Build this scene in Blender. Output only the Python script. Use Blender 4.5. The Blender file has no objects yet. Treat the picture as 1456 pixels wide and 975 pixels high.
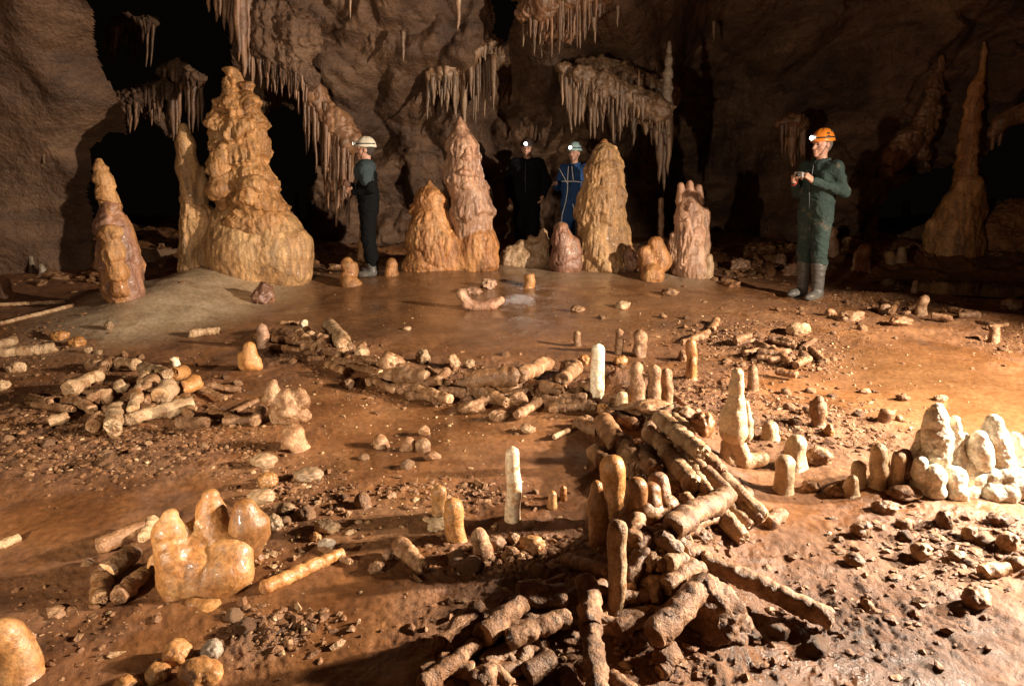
import bpy, math, random
import numpy as np
from mathutils import Vector, Matrix
random.seed(7); RNG = np.random.default_rng(11)
SC = bpy.context.scene; COL = SC.collection
R = math.radians

# ------------------------------------------------------------------ camera
F_PX = 970.0; CAM_H = 1.29; TILT = R(13.65); CX, CY = 728.0, 487.5
cam_d = bpy.data.cameras.new('camera_view'); cam = bpy.data.objects.new('camera_view', cam_d); COL.objects.link(cam)
cam_d.sensor_width = 36.0; cam_d.lens = F_PX / 1456 * 36; cam_d.clip_end = 200; cam_d.clip_start = 0.05
cam.location = (0, 0, CAM_H); cam.rotation_euler = (R(90) - TILT, 0, 0); SC.camera = cam

# ------------------------------------------------------------------ world, lamps, exposure
w = bpy.data.worlds.new('World'); SC.world = w; w.use_nodes = True
w.node_tree.nodes['Background'].inputs[0].default_value = (1.0, 0.75, 0.5, 1)
w.node_tree.nodes['Background'].inputs[1].default_value = 0.0015      # a cave: no daylight reaches it
SC.view_settings.view_transform = 'Standard'; SC.view_settings.look = 'None'
SC.view_settings.exposure = 0.0; SC.view_settings.gamma = 1.0
SC.render.engine = 'CYCLES'
SC.cycles.use_denoising = True
SC.cycles.max_bounces = 8; SC.cycles.diffuse_bounces = 4
SC.cycles.sample_clamp_indirect = 6

def spot(name, loc, aim, power, half, blend, col, size):
    d = bpy.data.lights.new(name, 'SPOT'); o = bpy.data.objects.new(name, d); COL.objects.link(o)
    d.energy = power; d.color = col; d.spot_size = R(half * 2); d.spot_blend = blend; d.shadow_soft_size = size
    o.location = loc
    v = Vector(aim) - Vector(loc); o.rotation_euler = v.to_track_quat('-Z', 'Y').to_euler()
    return o
WARM = (1.0, 0.84, 0.66)
# the cavers' lamps just outside the frame on the right, and the one by the photographer's left
spot('lamp_right', (5.7, 3.1, 2.05), (-0.8, 3.9, 0.0), 5600, 62, 0.75, WARM, 0.06)
spot('lamp_right_low', (3.6, 2.6, 1.65), (1.75, 2.15, 0.0), 1350, 66, 0.9, WARM, 0.05)
spot('lamp_left', (-2.0, 0.1, 0.95), (0.1, 9.0, 1.6), 880, 42, 1.0, (1.0, 0.84, 0.63), 0.04)

# ------------------------------------------------------------------ pixel <-> place helpers (for laying out)
_c, _s = math.cos(TILT), math.sin(TILT)
def ray(px, py):
    v = (CY - py) / F_PX
    return (px - CX) / F_PX, _c + _s * v, -_s + _c * v
def pt(px, py, Y):
    rx, ry, rz = ray(px, py); t = Y / ry
    return np.array((rx * t, Y, CAM_H + rz * t))
def proj(P):
    x = P[:, 0]; y = P[:, 1]; z = P[:, 2] - CAM_H
    d = y * _c - z * _s; u = y * _s + z * _c
    d = np.where(d < 0.05, 0.05, d)
    return CX + F_PX * x / d, CY - F_PX * u / d

# ------------------------------------------------------------------ noise
_p = np.random.default_rng(3).permutation(256); _perm = np.concatenate([_p, _p, _p]).astype(np.int32)
_g = np.random.default_rng(5).normal(size=(256, 3)).astype(np.float32); _g /= np.linalg.norm(_g, axis=1)[:, None]
def noise(P):
    P = np.asarray(P, np.float32); i = np.floor(P).astype(np.int32); f = P - i; i &= 255
    u = f * f * f * (f * (f * 6 - 15) + 10)
    out = 0
    for dx in (0, 1):
        wx = u[:, 0] if dx else 1 - u[:, 0]
        a = _perm[i[:, 0] + dx]
        for dy in (0, 1):
            wy = u[:, 1] if dy else 1 - u[:, 1]
            b = _perm[a + i[:, 1] + dy]
            for dz in (0, 1):
                wz = u[:, 2] if dz else 1 - u[:, 2]
                g = _g[_perm[b + i[:, 2] + dz] & 255]
                out = out + wx * wy * wz * (g[:, 0] * (f[:, 0] - dx) + g[:, 1] * (f[:, 1] - dy) + g[:, 2] * (f[:, 2] - dz))
    return out * 1.5
def fbm(P, o=4, gain=0.5):
    P = np.asarray(P, np.float32); r = 0; a = 1.0
    for k in range(o):
        r = r + a * noise(P + 17.3 * k); P = P * 2.03; a *= gain
    return r
def ridged(P, o=3):
    P = np.asarray(P, np.float32); r = 0; a = 1.0
    for k in range(o):
        r = r + a * (1 - 2 * np.abs(noise(P + 9.1 * k))); P = P * 2.1; a *= 0.5
    return r
def sm(a, b, x):
    t = np.clip((x - a) / (b - a), 0, 1); return t * t * (3 - 2 * t)

# ------------------------------------------------------------------ mesh helpers
def mesh_np(name, V, Fq, smooth=True, mats=(), midx=None):
    V = np.ascontiguousarray(V, np.float32); Fq = np.ascontiguousarray(Fq, np.int32); n = Fq.shape[1]
    me = bpy.data.meshes.new(name)
    me.vertices.add(len(V)); me.vertices.foreach_set('co', V.ravel())
    me.loops.add(Fq.size); me.loops.foreach_set('vertex_index', Fq.ravel())
    me.polygons.add(len(Fq)); me.polygons.foreach_set('loop_start', np.arange(0, Fq.size, n, dtype=np.int32))
    me.polygons.foreach_set('use_smooth', np.full(len(Fq), smooth))
    for m in mats: me.materials.append(m)
    if midx is not None: me.polygons.foreach_set('material_index', np.asarray(midx, np.int32))
    me.update(calc_edges=True); return me
def link(name, me, loc=(0, 0, 0), parent=None):
    o = bpy.data.objects.new(name, me); COL.objects.link(o); o.location = loc
    if parent is not None: o.parent = parent
    return o
def tag(o, label=None, cat=None, group=None, kind=None):
    if label: o['label'] = label
    if cat: o['category'] = cat
    if group: o['group'] = group
    if kind: o['kind'] = kind
    return o
def empty(name, loc, label, cat, group=None):
    o = bpy.data.objects.new(name, None); COL.objects.link(o); o.location = loc; o.empty_display_size = 0.1
    return tag(o, label, cat, group)
def vnormals(V, Fq):
    a = V[Fq[:, 2]] - V[Fq[:, 0]]; b = V[Fq[:, 3 if Fq.shape[1] == 4 else 1]] - V[Fq[:, 1 if Fq.shape[1] == 4 else 0]]
    fn = np.cross(a, b)
    if Fq.shape[1] == 3: fn = np.cross(V[Fq[:, 1]] - V[Fq[:, 0]], V[Fq[:, 2]] - V[Fq[:, 0]])
    N = np.zeros_like(V)
    for k in range(Fq.shape[1]):
        for c in range(3): N[:, c] += np.bincount(Fq[:, k], fn[:, c], len(V))
    return N / (np.linalg.norm(N, axis=1)[:, None] + 1e-12)
def grid_faces(nu, nv):
    i = np.arange((nu - 1) * (nv - 1)); a = (i // (nv - 1)) * nv + i % (nv - 1)
    return np.stack([a, a + 1, a + nv + 1, a + nv], 1)

class Field:
    """a distance field that smooth-blends cones and ellipsoids, turned into one mesh"""
    def __init__(s, lo, hi, h):
        s.h = h; s.lo = np.array(lo, float); s.n = np.maximum(4, np.ceil((np.array(hi) - s.lo) / h).astype(int) + 1)
        s.F = np.full(s.n, 1.0, np.float32)
    def _sub(s, lo, hi):
        a = np.clip(np.floor((lo - s.lo) / s.h).astype(int), 0, s.n); b = np.clip(np.ceil((hi - s.lo) / s.h).astype(int) + 1, 0, s.n)
        if (b <= a).any(): return None, None
        g = np.meshgrid(*[(s.lo[k] + s.h * np.arange(a[k], b[k])).astype(np.float32) for k in range(3)], indexing='ij')
        return tuple(slice(a[k], b[k]) for k in range(3)), g
    def _mix(s, sl, d, k, sub=False):
        A = s.F[sl]
        if sub:
            h = np.maximum(k - np.abs(A + d), 0) / k; s.F[sl] = np.maximum(A, -d) + h * h * k * 0.25
        else:
            h = np.maximum(k - np.abs(A - d), 0) / k; s.F[sl] = np.minimum(A, d) - h * h * k * 0.25
    def cone(s, a, b, ra, rb, k=0.03, sub=False, flat=None):
        a = np.array(a, float); b = np.array(b, float); m = max(ra, rb) + k + 3 * s.h
        sl, g = s._sub(np.minimum(a, b) - m, np.maximum(a, b) + m)
        if sl is None: return
        ab = b - a; L2 = max(ab @ ab, 1e-9)
        p = [g[i] - a[i] for i in range(3)]
        t = np.clip((p[0] * ab[0] + p[1] * ab[1] + p[2] * ab[2]) / L2, 0, 1)
        q = [p[i] - t * ab[i] for i in range(3)]
        d = np.sqrt(q[0] ** 2 + q[1] ** 2 + q[2] ** 2) - (ra + (rb - ra) * t)
        s._mix(sl, d, k, sub)
    def ell(s, c, r, k=0.03, sub=False, M=None):
        c = np.array(c, float); r = np.array(r, float); m = r.max() + k + 3 * s.h
        sl, g = s._sub(c - m, c + m)
        if sl is None: return
        p = [g[i] - c[i] for i in range(3)]
        if M is not None: p = [sum(M[j][i] * p[j] for j in range(3)) for i in range(3)]
        q = np.sqrt((p[0] / r[0]) ** 2 + (p[1] / r[1]) ** 2 + (p[2] / r[2]) ** 2)
        d = (q - 1) * r.min() * 0.5 + (q - 1) * r.mean() * 0.5
        s._mix(sl, d, k, sub)
    def mesh(s):
        F = s.F; I = F < 0
        c = np.zeros(tuple(s.n - 1), np.int8)
        for dx in (0, 1):
            for dy in (0, 1):
                for dz in (0, 1):
                    c += I[dx:s.n[0] - 1 + dx, dy:s.n[1] - 1 + dy, dz:s.n[2] - 1 + dz]
        cell = np.argwhere((c > 0) & (c < 8)); idm = np.full(tuple(s.n - 1), -1, np.int64)
        idm[tuple(cell.T)] = np.arange(len(cell))
        acc = np.zeros((len(cell), 3)); cnt = np.zeros(len(cell))
        for ax in range(3):
            o1, o2 = [q for q in range(3) if q != ax]
            for e1 in (0, 1):
                for e2 in (0, 1):
                    off = np.zeros(3, int); off[o1] = e1; off[o2] = e2
                    A = cell + off; B = A.copy(); B[:, ax] += 1
                    fa = F[tuple(A.T)]; fb = F[tuple(B.T)]; x = (fa < 0) != (fb < 0)
                    t = np.where(x, fa / np.where(fa == fb, 1, fa - fb), 0)
                    pos = A.astype(float); pos[:, ax] += t
                    acc += pos * x[:, None]; cnt += x
        V = s.lo + s.h * (acc / np.maximum(cnt, 1)[:, None])
        Q = []
        for ax in range(3):
            o1, o2 = (ax + 1) % 3, (ax + 2) % 3
            A = [slice(None)] * 3; B = [slice(None)] * 3; A[ax] = slice(0, -1); B[ax] = slice(1, None)
            e = np.argwhere(I[tuple(A)] != I[tuple(B)])
            e = e[(e[:, o1] > 0) & (e[:, o2] > 0) & (e[:, o1] < s.n[o1] - 1) & (e[:, o2] < s.n[o2] - 1)]
            ins = I[tuple(e.T)]
            u = np.zeros(3, int); u[o1] = 1; v = np.zeros(3, int); v[o2] = 1
            q = np.stack([idm[tuple((e - u - v).T)], idm[tuple((e - v).T)], idm[tuple(e.T)], idm[tuple((e - u).T)]], 1)
            q[~ins] = q[~ins][:, ::-1]; Q.append(q)
        return V, np.concatenate(Q)

def tube(path, rad, nr=16, cap=True):
    path = np.array(path, float); rad = np.asarray(rad, float); n = len(path)
    T = np.gradient(path, axis=0); T /= np.linalg.norm(T, axis=1)[:, None] + 1e-9
    ref = np.array((0, 0, 1.0)) if abs(T[0][2]) < 0.9 else np.array((1.0, 0, 0))
    X = np.cross(T, ref); X /= np.linalg.norm(X, axis=1)[:, None]; Y = np.cross(T, X)
    a = np.linspace(0, 2 * np.pi, nr, endpoint=False)
    if rad.ndim == 1: rad = np.repeat(rad[:, None], nr, 1)
    V = path[:, None] + rad[:, :, None] * (np.cos(a)[None, :, None] * X[:, None] + np.sin(a)[None, :, None] * Y[:, None])
    V = V.reshape(-1, 3); Q = []
    i = np.arange((n - 1) * nr); r_ = i // nr; c_ = i % nr; d_ = (c_ + 1) % nr
    Q = np.stack([r_ * nr + c_, r_ * nr + d_, (r_ + 1) * nr + d_, (r_ + 1) * nr + c_], 1)
    if cap:
        c0 = len(V); V = np.vstack([V, path[0], path[-1]]); k = np.arange(nr); k2 = (k + 1) % nr
        Q = np.vstack([Q, np.stack([k2, k, np.full(nr, c0), np.full(nr, c0)], 1), np.stack([(n - 1) * nr + k, (n - 1) * nr + k2, np.full(nr, c0 + 1), np.full(nr, c0 + 1)], 1)])
    return V, Q
def mesh_mixed(name, V, Q, smooth=True, mats=(), flat_tris=False):
    """quads, some of them collapsed to triangles"""
    t = Q[:, 2] == Q[:, 3]; q = Q[~t]; tr = Q[t][:, :3]
    me = bpy.data.meshes.new(name); V = np.ascontiguousarray(V, np.float32)
    me.vertices.add(len(V)); me.vertices.foreach_set('co', V.ravel())
    idx = np.concatenate([q.ravel(), tr.ravel()]).astype(np.int32); me.loops.add(len(idx)); me.loops.foreach_set('vertex_index', idx)
    st = np.concatenate([np.arange(len(q)) * 4, len(q) * 4 + np.arange(len(tr)) * 3]).astype(np.int32)
    me.polygons.add(len(st)); me.polygons.foreach_set('loop_start', st); me.polygons.foreach_set('use_smooth', np.concatenate([np.full(len(q), smooth), np.full(len(tr), smooth and not flat_tris)]))
    for m in mats: me.materials.append(m)
    me.update(calc_edges=True); return me
_ico = {}
def ico(sub):
    if sub not in _ico:
        import bmesh
        bm = bmesh.new(); bmesh.ops.create_icosphere(bm, subdivisions=sub, radius=1.0)
        V = np.array([v.co[:] for v in bm.verts]); Q = np.array([[v.index for v in f.verts] for f in bm.faces]); bm.free()
        _ico[sub] = (V, Q)
    return _ico[sub]

# ------------------------------------------------------------------ materials
def nn(nt, t, **kw):
    n = nt.nodes.new(t)
    for k, v in kw.items(): setattr(n, k, v)
    return n
def calcite(name, cols, scale=6.0, streak=0.3, rough=(0.28, 0.6), bump=0.35, grain=90.0, sss=0.0, dirt=None, dirt_amt=0.5, dirt_scale=9.0, vary=0.22, rings=0.0, spec=0.5, coat=0.0, speck=0.0):
    m = bpy.data.materials.new(name); m.use_nodes = True; nt = m.node_tree; L = nt.links.new
    b = nt.nodes['Principled BSDF']
    tc = nn(nt, 'ShaderNodeTexCoord'); oi = nn(nt, 'ShaderNodeObjectInfo')
    off = nn(nt, 'ShaderNodeVectorMath', operation='ADD'); L(tc.outputs['Object'], off.inputs[0])
    ml = nn(nt, 'ShaderNodeMath', operation='MULTIPLY'); L(oi.outputs['Random'], ml.inputs[0]); ml.inputs[1].default_value = 37.0; L(ml.outputs[0], off.inputs[1])
    mp = nn(nt, 'ShaderNodeMapping'); L(off.outputs[0], mp.inputs[0]); mp.inputs['Scale'].default_value = (1, 1, streak)
    n1 = nn(nt, 'ShaderNodeTexNoise'); L(mp.outputs[0], n1.inputs[0]); n1.inputs['Scale'].default_value = scale; n1.inputs['Detail'].default_value = 6; n1.inputs['Roughness'].default_value = 0.62; n1.inputs['Distortion'].default_value = 0.4
    cr = nn(nt, 'ShaderNodeValToRGB'); L(n1.outputs[0], cr.inputs[0]); e = cr.color_ramp.elements
    k = len(cols)
    if name not in ('white_calcite', 'grey_calcite', 'bright_calcite'): cols = [(c[0], c[1] * 0.885, c[2] * 0.76) for c in cols]
    for i, c in enumerate(cols):
        p = 0.32 + 0.36 * i / (k - 1)
        if i == 0: el = e[0]; el.position = p
        elif i == k - 1: el = e[len(e) - 1]; el.position = p
        else: el = e.new(p)
        el.color = (*c, 1)
    n2 = nn(nt, 'ShaderNodeTexNoise'); L(off.outputs[0], n2.inputs[0]); n2.inputs['Scale'].default_value = grain; n2.inputs['Detail'].default_value = 5; n2.inputs['Roughness'].default_value = 0.65
    n3 = nn(nt, 'ShaderNodeTexNoise'); L(off.outputs[0], n3.inputs[0]); n3.inputs['Scale'].default_value = grain * 0.22; n3.inputs['Detail'].default_value = 4
    col = cr.outputs[0]
    mr = nn(nt, 'ShaderNodeMapRange'); L(n2.outputs[0], mr.inputs[0]); mr.inputs[1].default_value = 0.3; mr.inputs[2].default_value = 0.7; mr.inputs[3].default_value = 0.72; mr.inputs[4].default_value = 1.2
    mx = nn(nt, 'ShaderNodeMix', data_type='RGBA', blend_type='MULTIPLY'); mx.inputs[0].default_value = 1.0; L(col, mx.inputs[6]); L(mr.outputs[0], mx.inputs[7]); col = mx.outputs[2]
    rsock = None
    if streak < 0.5:                      # vertical drip stains
        mps = nn(nt, 'ShaderNodeMapping'); L(off.outputs[0], mps.inputs[0]); mps.inputs['Scale'].default_value = (1, 1, 0.16)
        ns = nn(nt, 'ShaderNodeTexNoise'); L(mps.outputs[0], ns.inputs[0]); ns.inputs['Scale'].default_value = 15; ns.inputs['Detail'].default_value = 5; ns.inputs['Distortion'].default_value = 0.8
        ms = nn(nt, 'ShaderNodeMapRange'); L(ns.outputs[0], ms.inputs[0]); ms.inputs[1].default_value = 0.32; ms.inputs[2].default_value = 0.66; ms.inputs[3].default_value = 0.50; ms.inputs[4].default_value = 1.25
        mxs = nn(nt, 'ShaderNodeMix', data_type='RGBA', blend_type='MULTIPLY'); mxs.inputs[0].default_value = 1.0; L(col, mxs.inputs[6]); L(ms.outputs[0], mxs.inputs[7]); col = mxs.outputs[2]
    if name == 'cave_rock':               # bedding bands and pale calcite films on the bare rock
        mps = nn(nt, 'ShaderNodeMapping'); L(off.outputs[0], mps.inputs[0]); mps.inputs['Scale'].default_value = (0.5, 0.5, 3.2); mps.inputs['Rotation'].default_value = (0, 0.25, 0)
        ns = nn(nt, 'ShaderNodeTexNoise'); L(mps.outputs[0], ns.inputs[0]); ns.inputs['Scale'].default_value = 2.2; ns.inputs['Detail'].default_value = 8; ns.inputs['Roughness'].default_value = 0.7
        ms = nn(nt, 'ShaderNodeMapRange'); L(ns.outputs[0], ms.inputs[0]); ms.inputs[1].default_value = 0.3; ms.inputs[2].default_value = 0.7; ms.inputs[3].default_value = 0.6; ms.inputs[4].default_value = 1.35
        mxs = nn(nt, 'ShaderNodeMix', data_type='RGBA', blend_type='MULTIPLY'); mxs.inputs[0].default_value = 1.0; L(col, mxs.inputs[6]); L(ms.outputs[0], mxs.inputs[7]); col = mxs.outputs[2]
    if dirt:
        n4 = nn(nt, 'ShaderNodeTexNoise'); L(off.outputs[0], n4.inputs[0]); n4.inputs['Scale'].default_value = dirt_scale; n4.inputs['Detail'].default_value = 8; n4.inputs['Roughness'].default_value = 0.7
        dr = nn(nt, 'ShaderNodeMapRange'); L(n4.outputs[0], dr.inputs[0]); t = 0.72 - 0.44 * dirt_amt
        dr.inputs[1].default_value = t - 0.05; dr.inputs[2].default_value = t + 0.09
        mx2 = nn(nt, 'ShaderNodeMix', data_type='RGBA'); L(dr.outputs[0], mx2.inputs[0]); L(col, mx2.inputs[6]); mx2.inputs[7].default_value = (*dirt, 1)
        mx3 = nn(nt, 'ShaderNodeMix', data_type='RGBA', blend_type='MULTIPLY'); mx3.inputs[0].default_value = 0.8; L(mx2.outputs[2], mx3.inputs[6]); L(mr.outputs[0], mx3.inputs[7])
        col = mx3.outputs[2]; rsock = dr.outputs[0]
    hs = nn(nt, 'ShaderNodeHueSaturation'); L(col, hs.inputs['Color'])
    vr = nn(nt, 'ShaderNodeMapRange'); L(oi.outputs['Random'], vr.inputs[0]); vr.inputs[3].default_value = 1 - vary; vr.inputs[4].default_value = 1 + vary; L(vr.outputs[0], hs.inputs['Value'])
    L(hs.outputs[0], b.inputs['Base Color'])
    rr = nn(nt, 'ShaderNodeMapRange'); L(n3.outputs[0], rr.inputs[0]); rr.inputs[1].default_value = 0.3; rr.inputs[2].default_value = 0.7; rr.inputs[3].default_value = rough[0]; rr.inputs[4].default_value = rough[1]
    L(rr.outputs[0], b.inputs['Roughness']); b.inputs['Specular IOR Level'].default_value = spec
    if coat: b.inputs['Coat Weight'].default_value = coat; b.inputs['Coat Roughness'].default_value = 0.12
    if sss:
        b.inputs['Subsurface Weight'].default_value = sss; b.inputs['Subsurface Radius'].default_value = (1.0, 0.5, 0.2); b.inputs['Subsurface Scale'].default_value = 0.02
    ad = nn(nt, 'ShaderNodeMath', operation='ADD'); L(n2.outputs[0], ad.inputs[0])
    m3 = nn(nt, 'ShaderNodeMath', operation='MULTIPLY'); L(n3.outputs[0], m3.inputs[0]); m3.inputs[1].default_value = 2.0; L(m3.outputs[0], ad.inputs[1])
    bp = nn(nt, 'ShaderNodeBump'); bp.inputs['Strength'].default_value = bump; bp.inputs['Distance'].default_value = 0.9 / grain; L(ad.outputs[0], bp.inputs['Height']); L(bp.outputs[0], b.inputs['Normal'])
    return m
MUD = (0.16, 0.070, 0.024)
M = {}
M['ochre'] = calcite('ochre_flowstone', [(0.20, 0.095, 0.035), (0.40, 0.22, 0.09), (0.52, 0.33, 0.16)], 3.2, 0.35, (0.3, 0.6), 0.8, 60, coat=0.05)
M['ochre2'] = calcite('tan_flowstone', [(0.26, 0.15, 0.07), (0.44, 0.28, 0.14), (0.54, 0.38, 0.21)], 3.2, 0.35, (0.3, 0.6), 0.8, 60, coat=0.05)
M['orange'] = calcite('orange_flowstone', [(0.20, 0.085, 0.03), (0.37, 0.185, 0.072), (0.47, 0.28, 0.13)], 4.5, 0.4, (0.32, 0.6), 0.7, 60, coat=0.05)
M['rose'] = calcite('rose_flowstone', [(0.20, 0.10, 0.065), (0.38, 0.235, 0.165), (0.47, 0.33, 0.24)], 4, 0.4, (0.28, 0.55), 0.5, 60)
M['umber'] = calcite('purple_brown_flowstone', [(0.13, 0.065, 0.045), (0.24, 0.135, 0.10), (0.38, 0.20, 0.07)], 4, 0.3, (0.25, 0.5), 0.5, 60, coat=0.1)
M['honey'] = calcite('honey_wet_flowstone', [(0.18, 0.078, 0.025), (0.27, 0.14, 0.054), (0.35, 0.22, 0.105)], 9, 0.7, (0.28, 0.55), 0.35, 60, sss=0.06, coat=0.10, dirt=MUD, dirt_amt=0.2, dirt_scale=10)
M['cream'] = calcite('cream_calcite', [(0.38, 0.265, 0.155), (0.52, 0.41, 0.27), (0.60, 0.51, 0.37)], 9, 0.6, (0.25, 0.5), 0.6, 80, sss=0.08)
M['white'] = calcite('white_calcite', [(0.76, 0.58, 0.38), (0.86, 0.72, 0.52), (0.90, 0.80, 0.62)], 9, 0.5, (0.25, 0.45), 0.4, 60, sss=0.3, vary=0.06, dirt=(0.52, 0.30, 0.13), dirt_amt=0.42, dirt_scale=16)
M['bright'] = calcite('bright_calcite', [(0.62, 0.51, 0.36), (0.76, 0.69, 0.55), (0.82, 0.78, 0.68)], 14, 0.7, (0.25, 0.55), 0.7, 80, sss=0.08, dirt=(0.48, 0.28, 0.12), dirt_amt=0.25, dirt_scale=9)
M['pale'] = calcite('pale_flowstone', [(0.19, 0.125, 0.075), (0.29, 0.205, 0.13), (0.37, 0.28, 0.19)], 5, 0.8, (0.3, 0.55), 0.4, 70)
M['log'] = calcite('broken_stalagmite_calcite', [(0.25, 0.145, 0.08), (0.36, 0.23, 0.135), (0.45, 0.31, 0.20)], 12, 1, (0.4, 0.75), 0.7, 110, dirt=MUD, dirt_amt=0.56, dirt_scale=14)
M['logmud'] = calcite('mud_caked_calcite', [(0.24, 0.135, 0.075), (0.36, 0.22, 0.13), (0.42, 0.28, 0.18)], 12, 1, (0.4, 0.8), 1.0, 100, dirt=MUD, dirt_amt=0.62, dirt_scale=16)
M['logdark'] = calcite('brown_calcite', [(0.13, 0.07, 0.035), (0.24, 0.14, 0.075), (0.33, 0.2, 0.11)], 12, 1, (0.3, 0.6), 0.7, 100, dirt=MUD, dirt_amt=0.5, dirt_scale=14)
M['logpale'] = calcite('pale_broken_calcite', [(0.31, 0.21, 0.125), (0.42, 0.305, 0.195), (0.50, 0.385, 0.26)], 12, 1, (0.35, 0.7), 0.7, 110, dirt=(0.22, 0.105, 0.04), dirt_amt=0.42, dirt_scale=14)
M['amber'] = calcite('amber_calcite', [(0.26, 0.115, 0.035), (0.38, 0.20, 0.075), (0.46, 0.28, 0.13)], 10, 0.6, (0.25, 0.5), 0.5, 90, sss=0.08, coat=0.1, dirt=MUD, dirt_amt=0.22)
M['clod'] = calcite('mud_clod_earth', [(0.16, 0.075, 0.03), (0.27, 0.135, 0.06), (0.36, 0.21, 0.105)], 14, 1, (0.4, 0.75), 1.0, 80)
M['face'] = calcite('fracture_face', [(0.30, 0.17, 0.08), (0.46, 0.30, 0.17), (0.58, 0.43, 0.28)], 30, 1, (0.35, 0.6), 0.6, 140)
M['hang'] = calcite('dripstone', [(0.10, 0.05, 0.026), (0.19, 0.105, 0.06), (0.30, 0.18, 0.11)], 5, 0.25, (0.3, 0.55), 0.4, 60)
M['hangpale'] = calcite('pale_dripstone', [(0.10, 0.06, 0.036), (0.18, 0.115, 0.072), (0.28, 0.195, 0.13)], 5, 0.25, (0.3, 0.55), 0.4, 60)
M['grey'] = calcite('grey_calcite', [(0.17, 0.12, 0.085), (0.28, 0.215, 0.155), (0.38, 0.31, 0.23)], 6, 0.5, (0.25, 0.5), 0.5, 60)
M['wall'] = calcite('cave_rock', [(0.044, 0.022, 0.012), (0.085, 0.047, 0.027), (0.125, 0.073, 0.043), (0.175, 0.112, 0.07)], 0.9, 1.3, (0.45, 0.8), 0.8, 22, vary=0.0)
# ------------------------------------------------------------------ the floor of the chamber
def gp(px, py):                       # pixel -> flat floor, for laying out the relief
    rx, ry, rz = ray(px, py); t = -CAM_H / rz
    return np.array((rx * t, ry * t))
RIDGES = [  # polyline (pixels), height, half width
    ([(385, 478), (440, 492), (500, 515), (560, 535), (650, 552), (740, 560), (830, 562), (900, 565)], 0.085, 0.17),
    ([(890, 570), (950, 615), (1000, 690), (965, 760), (900, 830)], 0.10, 0.17),
    ([(960, 830), (880, 870), (780, 890), (690, 940), (620, 1000)], 0.07, 0.15),
    ([(120, 560), (190, 560), (260, 560)], 0.06, 0.2),
    ([(1230, 690), (1330, 680), (1440, 680), (1600, 680)], 0.03, 0.16),
    ([(985, 470), (1060, 480), (1150, 510)], 0.05, 0.22),
    ([(1180, 425), (1280, 425)], 0.06, 0.25), ([(1380, 450), (1500, 460)], 0.05, 0.3),
]
RW = [(np.array([gp(*p) for p in pl]), h, wd) for pl, h, wd in RIDGES]
def seg_dist(x, y, pl):
    d = np.full(x.shape, 1e9)
    for a, b in zip(pl[:-1], pl[1:]):
        ab = b - a; t = np.clip(((x - a[0]) * ab[0] + (y - a[1]) * ab[1]) / (ab @ ab), 0, 1)
        d = np.minimum(d, (x - a[0] - t * ab[0]) ** 2 + (y - a[1] - t * ab[1]) ** 2)
    return np.sqrt(d)
def blobs(x, y, lst):                 # soft union of ellipses given in pixels (centre, radii)
    r = np.zeros(x.shape)
    for px, py, rx, ry in lst:
        c = gp(px, py); e = gp(px + rx, py); u = gp(px, py - ry); v = gp(px, py + ry)
        ax = abs(e[0] - c[0]); ay = 0.5 * (u[1] - v[1])
        r = np.maximum(r, np.exp(-((x - c[0]) / ax) ** 2 - ((y - c[1]) / ay) ** 2))
    return r
SMOOTH = [(285, 425, 110, 40), (590, 600, 130, 60), (480, 560, 60, 40), (1330, 540, 130, 60), (1200, 560, 80, 40), (650, 430, 330, 40), (300, 440, 130, 35), (330, 600, 40, 20),
          (500, 860, 70, 40), (60, 745, 70, 30), (740, 640, 70, 40), (1330, 400, 120, 35), (1110, 720, 50, 25), (840, 420, 120, 40), (430, 640, 50, 15), (480, 920, 60, 40)]
ROUGH = [(60, 600, 120, 70), (1250, 880, 170, 70), (1080, 480, 110, 30), (850, 850, 220, 120), (1150, 600, 110, 40), (1000, 560, 80, 30), (1380, 780, 120, 50),
         (200, 640, 150, 40), (380, 900, 70, 30), (1250, 430, 100, 22), (1430, 480, 60, 30), (1000, 940, 120, 50), (700, 540, 150, 30), (450, 500, 70, 20)]
WET = [(1340, 540, 170, 80), (1330, 395, 130, 40), (650, 430, 300, 45), (590, 610, 130, 60), (400, 830, 150, 60), (440, 910, 90, 60), (60, 745, 90, 35), (870, 760, 50, 30), (480, 560, 60, 40)]
TAN = [(1340, 550, 150, 75), (1220, 590, 80, 30), (1380, 720, 110, 20), (560, 740, 90, 40), (1240, 660, 160, 50)]
def gmacro(x, y):
    z = 0.30 * sm(8.3, 11.5, y) + 0.17 * np.exp(-((x + 0.7) / 2.8) ** 2 - ((y - 8.3) / 1.0) ** 2)
    z = z + 0.21 * blobs(x, y, [(300, 416, 70, 32)]) + 0.07 * blobs(x, y, [(235, 442, 110, 28)])
    z = z + 0.07 * blobs(x, y, [(640, 392, 85, 11), (860, 390, 65, 11), (355, 406, 90, 13), (982, 400, 45, 10), (172, 430, 42, 10), (750, 384, 50, 8), (930, 400, 40, 9)])
    z = z + 0.10 * sm(-3.0, -6.5, x) + 0.10 * sm(4.0, 5.5, x) * sm(9.4, 10.2, y)
    for pl, h, wd in RW:
        z = z + h * np.exp(-(seg_dist(x, y, pl) / wd) ** 2)
    z = z - 0.03 * blobs(x, y, [(1340, 540, 150, 70), (590, 600, 120, 60), (1330, 392, 130, 30)]) - 0.03 * blobs(x, y, [(1330, 392, 120, 26)])
    return z
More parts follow.
